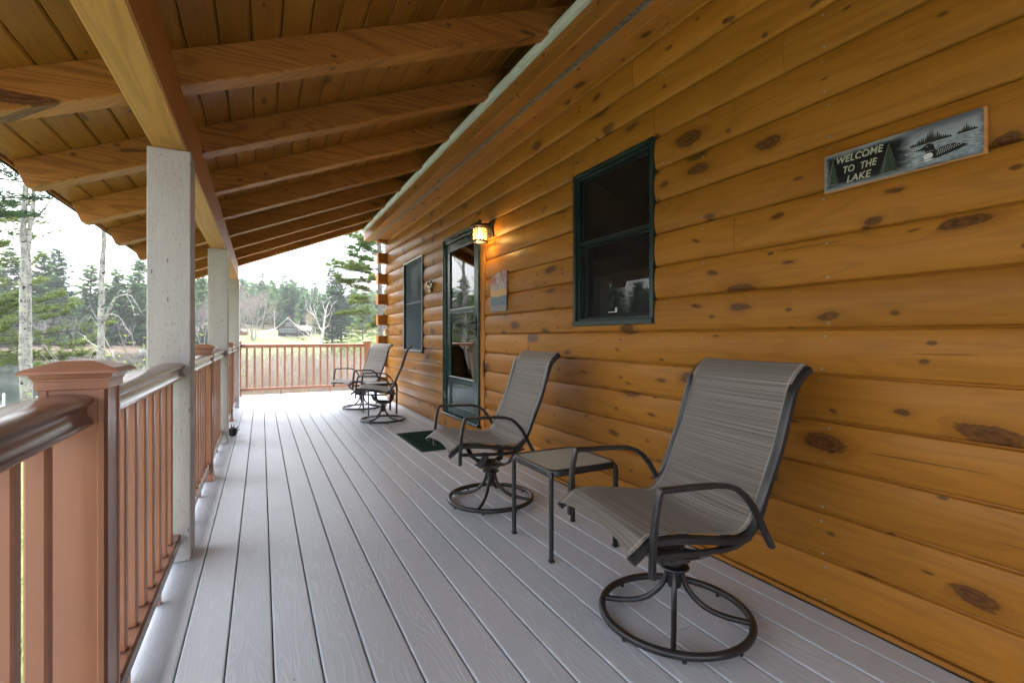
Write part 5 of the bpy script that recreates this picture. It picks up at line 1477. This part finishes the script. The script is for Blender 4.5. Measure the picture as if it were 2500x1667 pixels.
for k in range(2100):
    dep = 19+31*g.random()**1.3; px = g.uniform(470, 1010); x, y = at(px, dep); z = gh(x, y)
    if z < WL-.5: continue
    h = g.uniform(1.1, 3.3)
    top = zrow(850+34*g.random()**1.6, dep); h = max(.5, min(h, top-z))
    brush(mA if g.random() < .5 else mB_, g, x, y, z, h, 4, .0065*dep/26)
for k in range(5200):
    dep = 17+30*g.random()**1.2; px = g.uniform(470, 1010); x, y = at(px, dep); z = gh(x, y); h = g.uniform(.25, .8)
    if z < WL-.2: continue
    a = g.uniform(0, 6.28); w = .007*dep/22; dx, dy = g.gauss(0, .16), g.gauss(0, .16)
    mR.quad((x-w*math.cos(a), y-w*math.sin(a), z-.02), (x+w*math.cos(a), y+w*math.sin(a), z-.02), (x+dx+w*.5, y+dy, z+h*.7), (x+dx*1.6, y+dy*1.6, z+h))
br = mA.obj('marsh_brush', 'twig_grey', fix=False); tag(br, 'tangle of bare grey marsh shrubs beyond the far railing', 'brush', kind='stuff')
tag(mB_.obj('tan_stems', 'twig_warm', br, fix=False), kind='stuff')
tag(mR.obj('marsh_reeds', 'reed', fix=False), 'dry tan reeds at the foot of the marsh shrubs', 'reeds', kind='stuff')
# pale leafy shrubs right of the far railing
def leafy_shrub(label, px, dep, h, w, seed, mt, n, ls, z=None, grp=None, tw='twig_grey'):
    g = random.Random(seed); x, y = at(px, dep); z = gh(x, y) if z is None else z
    t = thing('leafy_shrub', label, 'shrub', (x, y, z), 0, grp); b = MB(); l = MB(); ends = []
    for k in range(6):
        a = g.uniform(0, 6.28); branchy(b, g, (0, 0, -.1), (math.cos(a)*w/h*1.1, math.sin(a)*w/h*1.1, 1), h*.55, .012*h, 2, .7, 4, ends, .1, .004*h/2, 3)
    b.obj('stems', tw, t, fix=False)
    for k in range(n):
        e = Vector(ends[g.randrange(len(ends))])+Vector((g.gauss(0, .07*h), g.gauss(0, .07*h), g.gauss(0, .06*h)))
        u_ = Vector((g.uniform(-1, 1), g.uniform(-1, 1), g.uniform(-.6, .6))).normalized()*ls; v_ = u_.cross(Vector((g.uniform(-1, 1), g.uniform(-1, 1), 1))).normalized()*ls*.45
        l.quad(e-u_, e-v_*.9, e+u_, e+v_)
    l.obj('leaves', mt, t, fix=False); return t
for px, dep, h, w, sd, lab in ((875, 62, 5.2, 4.0, 1, 'pale green budding shrub below the yellow-green pine'), (915, 58, 5.6, 4.0, 2, 'pale green budding shrub beside the lowest log end'), (848, 70, 4.2, 3.6, 3, 'pale green budding shrub left of the far right newel'), (945, 50, 5.0, 3.2, 4, 'pale green budding shrub tight against the cabin corner')):
    x, y = at(px, dep); leafy_shrub(lab, px, dep, h, w, sd, 'shrub_pale', 1700, .11, max(gh(x, y), WL-.3), 'budding shrubs by the water')
leafy_shrub('fresh yellow-green sapling behind the foreground newel cap', 318, 9.0, 2.6, .8, 12, 'spring_leaf', 130, .045)
leafy_shrub('fresh yellow-green sapling between the first two grey posts', 492, 9.5, 2.9, .7, 13, 'spring_leaf', 150, .045)
# low evergreen shrubs at the water's edge, far bank
for px, sd, h in ((80, 7, 4.2), (22, 8, 4.5), (275, 9, 3.2), (160, 10, 2.0), (182, 14, 1.8)):
    x, y = at(px, 150.0); z = gh(x, y); c_, t_ = conifer(h, .0, h*.62, 600+sd, step=.45, cl=.7, nb=6, tris=4, tw=.15)
    put_tree('evergreen_shrub', {7: 'large dark evergreen bush at the far waterline right of the twin birch', 8: 'dark evergreen bush at the far waterline left of the twin birch', 9: 'dark evergreen bush at the far waterline right of the single birch', 10: 'little evergreen bush on the far bank, left of a pair', 14: 'little evergreen bush on the far bank, right of a pair'}[sd], c_, t_, px, 150, ('pine_dark', 'bark_pine'), max(z, WL), group='bushes on the far waterline', cat='shrub')
# lawn grass next to the deck
flat('grass_blade', (.15, .25, .055), .8, .2, var=.35, scale=3)
g = random.Random(44); m = MB()
for k in range(16000):
    x = -.7-7.5*g.random()**1.2; y = g.uniform(.2, 11); z = gh(x, y); a = g.uniform(0, 6.28); w = .004; h = g.uniform(.04, .10); dx, dy = g.gauss(0, .03), g.gauss(0, .03)
    b = len(m.v); m.v += [(x-w*math.cos(a), y-w*math.sin(a), z-.01), (x+w*math.cos(a), y+w*math.sin(a), z-.01), (x+dx, y+dy, z+h)]; m.f.append((b, b+1, b+2))
tag(m.obj('lawn_grass', 'grass_blade', fix=False), 'short green lawn grass below the deck', 'grass', kind='stuff')

# ------------------------------------------------------------------ the house across the water
flat('house_siding', (.085, .070, .066), .85, var=.2, scale=1.5, bump=.3); flat('house_roof', (.27, .26, .265), .85, var=.2, scale=1.2, bump=.4)
flat('house_trim', (.45, .45, .46), .7); flat('house_glass', (.10, .12, .14), .15, .6); flat('house_brick', (.30, .14, .11), .9); flat('gravel', (.52, .50, .48), .95, var=.15, scale=.8, bump=.4)
hx, hy = at(703, 212); hz = gh(hx, hy)+.2; hyaw = -R(YAW)+R(22)
house = thing('lake_house', 'dark gabled lake house with grey roof on the far lawn', 'house', (hx, hy, hz-.3), hyaw)
W2, LN, E, A = 3.9, 11.5, 4.0, 8.0
m = MB(); m.v = [(-W2, 0, 1.2), (W2, 0, 1.2), (W2, 0, E), (0, 0, A), (-W2, 0, E), (-W2, LN, 0), (W2, LN, 0), (W2, LN, E), (0, LN, A), (-W2, LN, E), (-W2, 2.6, 0), (W2, 2.6, 0), (-W2, 2.6, 1.2), (W2, 2.6, 1.2)]
m.f = [(0, 1, 2, 3, 4), (5, 9, 8, 7, 6), (1, 13, 11, 6, 7, 2), (0, 4, 9, 5, 10, 12), (10, 5, 6, 11), (0, 12, 13, 1), (12, 10, 11, 13)]; m.obj('wall', 'house_siding', house)
for sg in (1, -1):
    m = MB(); o1, o2 = -.9, LN+.7; dx = W2+.9; zE = E-.9*(A-E)/W2
    P = [(0, o1, A+.12), (sg*dx, o1, zE+.12), (sg*dx, o2, zE+.12), (0, o2, A+.12)]
    m.quad(*P); m.quad(*[(x, y, z+.22) for x, y, z in P]); b = len(m.v)-8
    for j in range(4): m.f.append((b+j, b+(j+1) % 4, b+4+(j+1) % 4, b+4+j))
    m.obj('roof', 'house_roof', house)
    m = MB(); m.tube([(0, -.92, A+.18), (sg*(W2+.9), -.92, zE+.18)], .13, 4); m.obj('rake_board', 'house_trim', house)
def hwin(x0, x1, z0, z1, y=-.04, ax='x'):
    f = MB(); p = MB(); t_ = .12
    if ax == 'x':
        f.box(x0, x1, y-.06, y, z0, z1); o = f.obj('window', 'house_trim', house); p.box(x0+t_, (x0+x1)/2-t_/2, y-.075, y-.062, z0+t_, z1-t_); p.box((x0+x1)/2+t_/2, x1-t_, y-.075, y-.062, z0+t_, z1-t_); p.obj('pane', 'house_glass', o)
    else:
        f.box(y, y+.06, x0, x1, z0, z1); o = f.obj('window', 'house_trim', house); p.box(y+.062, y+.075, x0+t_, (x0+x1)/2-t_/2, z0+t_, z1-t_); p.box(y+.062, y+.075, (x0+x1)/2+t_/2, x1-t_, z0+t_, z1-t_); p.obj('pane', 'house_glass', o)
hwin(-.9, .1, 4.5, 6.1); hwin(.3, 1.3, 4.5, 6.1)
for k in range(4): hwin(-3.6+k*1.8, -2.1+k*1.8, 1.9, 3.6)
hwin(3, 4.6, 1.5, 2.8, W2, 'y'); hwin(7, 8.6, 1.5, 2.8, W2, 'y')
for x in (-3.7, -1.9, 0, 1.9, 3.7):
    m = MB(); m.box(x-.1, x+.1, .1, .3, -.8, 1.2); m.obj('stilt', 'house_siding', house)
m = MB(); m.box(-.5, .5, 5.5, 6.4, A-1, A+1.2); m.obj('chimney', 'house_brick', house)
# lower wing on the right
m = MB(); m.box(W2+.02, W2+5.2, 6.5, LN-.5, 0, 3.0); m.obj('wing_wall', 'house_siding', house)
m = MB(); m.sweep([(6.0, 2.9), (9.0, 5.0), (LN+.1, 2.9), (LN+.1, 3.1), (9.0, 5.2), (6.0, 3.1)], W2-.5, W2+5.6, 'x'); m.obj('wing_roof', 'house_roof', house)
for x in (W2+.3, W2+2.2, W2+4.2):
    m = MB(); m.box(x, x+.16, 4.9, 5.06, -.3, 2.7); m.obj('veranda_post', 'house_trim', house)
m = MB(); m.quad((W2, 4.7, 2.7), (W2+5, 4.7, 2.7), (W2+5, 6.6, 3.1), (W2, 6.6, 3.1)); m.quad((W2, 4.7, 2.82), (W2+5, 4.7, 2.82), (W2+5, 6.6, 3.22), (W2, 6.6, 3.22)); m.obj('veranda_roof', 'house_roof', house)
for k, (px, dep, h) in enumerate(((706, 207, 1.8), (717, 206, 1.6), (729, 206, 1.7), (742, 205, 1.5), (752, 206, 2.2))):
    leafy_shrub(('leftmost', 'second', 'middle', 'fourth', 'rightmost and tallest')[k] + ' of five low twiggy shrubs along the far house', px, dep, h, 1.6, 30+k, 'twig_warm', 420, .16, None, 'foundation shrubs of the far house')
# gravel drive, pole, distant red shed
m = MB(); pts = [(664, 206), (668, 210), (665, 222), (650, 226), (636, 222), (628, 214), (624, 208), (640, 205)]
drv = [(632, 203.0), (655, 206), (673, 208), (690, 212)]; dr2 = [(625, 207), (640, 216), (658, 226), (676, 238), (686, 246)]
for line, w in ((drv, .9), (dr2, 1.2)):
    P = spline([(*at(p, d), 0) for p, d in line], 8)
    for a, b in zip(P[:-1], P[1:]):
        d = (b-a).normalized(); nn = Vector((-d.y, d.x, 0))*w
        m.quad(*[(q.x, q.y, gh(q.x, q.y)+.10) for q in (a-nn, b-nn, b+nn, a+nn)])
tag(m.obj('gravel_drive', 'gravel', fix=False), 'pale gravel drive curving up to the far house', kind='structure')
x, y = at(670, 232); t = thing('utility_pole', 'thin pale utility pole left of the far house', 'pole', (x, y, gh(x, y)))
m = MB(); m.tube([(0, 0, -.3), (0, 0, 9.5)], [.17, .11], 8); m.obj('pole', 'bark_white', t); m = MB(); m.box(-.9, .9, -.06, .06, 8.6, 8.75); m.obj('crossarm', 'bark_white', t)
flat('red_paint', (.45, .05, .05), .7); flat('white_paint', (.78, .78, .78), .6, var=.08)
x, y = at(353, 163); z = gh(x, y); t = thing('red_shed', 'small red shed among the trees across the lake', 'shed', (x, y, z), -R(YAW))
m = MB(); m.box(-1.6, 1.6, 0, 2.4, -.3, 2.4); m.obj('wall', 'red_paint', t); m = MB(); m.sweep([(-2, 2.3), (0, 3.5), (2, 2.3), (2, 2.45), (0, 3.65), (-2, 2.45)], -.4, 2.8); m.obj('roof', 'house_roof', t)
x, y = at(588, 205); z = gh(x, y); t = thing('far_cabin', 'tiny red-brown cabin at the left end of the far lawn', 'shed', (x, y, z), -R(YAW))
m = MB(); m.box(-1.3, 1.3, 0, 3, -.4, 1.6); m.obj('wall', 'house_brick', t); m = MB(); m.sweep([(-1.7, 1.5), (0, 2.4), (1.7, 1.5), (1.7, 1.65), (0, 2.55), (-1.7, 1.65)], -.5, 3.5); m.obj('roof', 'house_roof', t)
# white skiff by the far bank, mooring buoy
x, y = at(359, 148); t = thing('skiff', 'white skiff moored at the far bank by the grey post', 'boat', (x, y, WL), -R(YAW)+R(70))
m = MB(); m.v = [(-2.0, -.6, .55), (-2.0, .6, .55), (1.2, .65, .6), (2.3, 0, .8), (1.2, -.65, .6), (-1.9, -.4, -.1), (-1.9, .4, -.1), (1.0, .4, -.1), (1.8, 0, -.1), (1.0, -.4, -.1)]
m.f = [(0, 1, 6, 5), (1, 2, 7, 6), (2, 3, 8, 7), (3, 4, 9, 8), (4, 0, 5, 9), (5, 6, 7, 8, 9)]; m.obj('hull', 'white_paint', t)
m = MB(); m.box(-.9, -.6, -.55, .55, .35, .42); m.box(.4, .7, -.55, .55, .35, .42); m.obj('thwart', 'white_paint', t)
x, y = at(36, 118); t = thing('mooring_buoy', 'white mooring buoy floating left on the lake', 'buoy', (x, y, WL))
m = MB(); m.lathe([(.05, -.15), (.3, -.05), (.42, .12), (.42, .25), (.3, .42), (.08, .48)], 14); m.obj('float', 'white_paint', t, smooth='all'); m = MB(); m.lathe([(.425, .13), (.43, .15), (.43, .2), (.425, .22)], 14, cap=False); m.obj('blue_band', 'house_glass', t)
# docks
def dock(label, px, dep, L, Wd, yaw, z=WL+.45, posts=True, name='dock'):
    x, y = at(px, dep); t = thing(name, label, 'dock', (x, y, z), yaw); n = int(L/.16)
    me_ = MB(); me_.box(0, .148, 0, Wd, -.04, 0, .006); pm = me_.mesh('plank', 'white_paint')
    for k in range(n):
        o = link('plank', pm, t); o.location = (k*.16, 0, 0)
    m = MB(); m.box(0, L, .06, .12, -.22, -.042); m.box(0, L, Wd-.12, Wd-.06, -.22, -.042); m.obj('stringer', 'bark_grey', t)
    if posts:
        for a in (.3, L-.3):
            for b in (-.07, Wd+.07): 
                m = MB(); m.tube([(a, b, -1.8), (a, b, .55)], .06, 10); m.lathe([(.065, .55), (.065, .60), (.03, .66)], 10, (a, b, 0)); m.obj('piling', 'white_paint', t)
    return t
dock('weathered white dock at the near shore, lower left', -75, 24.8, 3.6, 1.4, -R(YAW)+R(4), posts=True)
dock('pale floating swim dock behind the foreground newel', 292, 47, 7.0, 2.6, -R(YAW)+R(-6), WL+.35, False, 'swim_dock')

# ------------------------------------------------------------------ thin damp air over the lake
m = MB(); m.box(-360, 420, -60, 480, -6.2, 75)
t = NT('damp_air'); pv = t.add('VolumePrincipled', Color=(.92, .95, 1.0, 1), Density=.0004, Anisotropy=0.0)
t.t.links.new(pv.outputs[0], t.out.inputs['Volume']); M['damp_air'] = t.m
hz_o = m.obj('haze', 'damp_air'); tag(hz_o, 'thin pale haze in the air over the lake', kind='stuff')
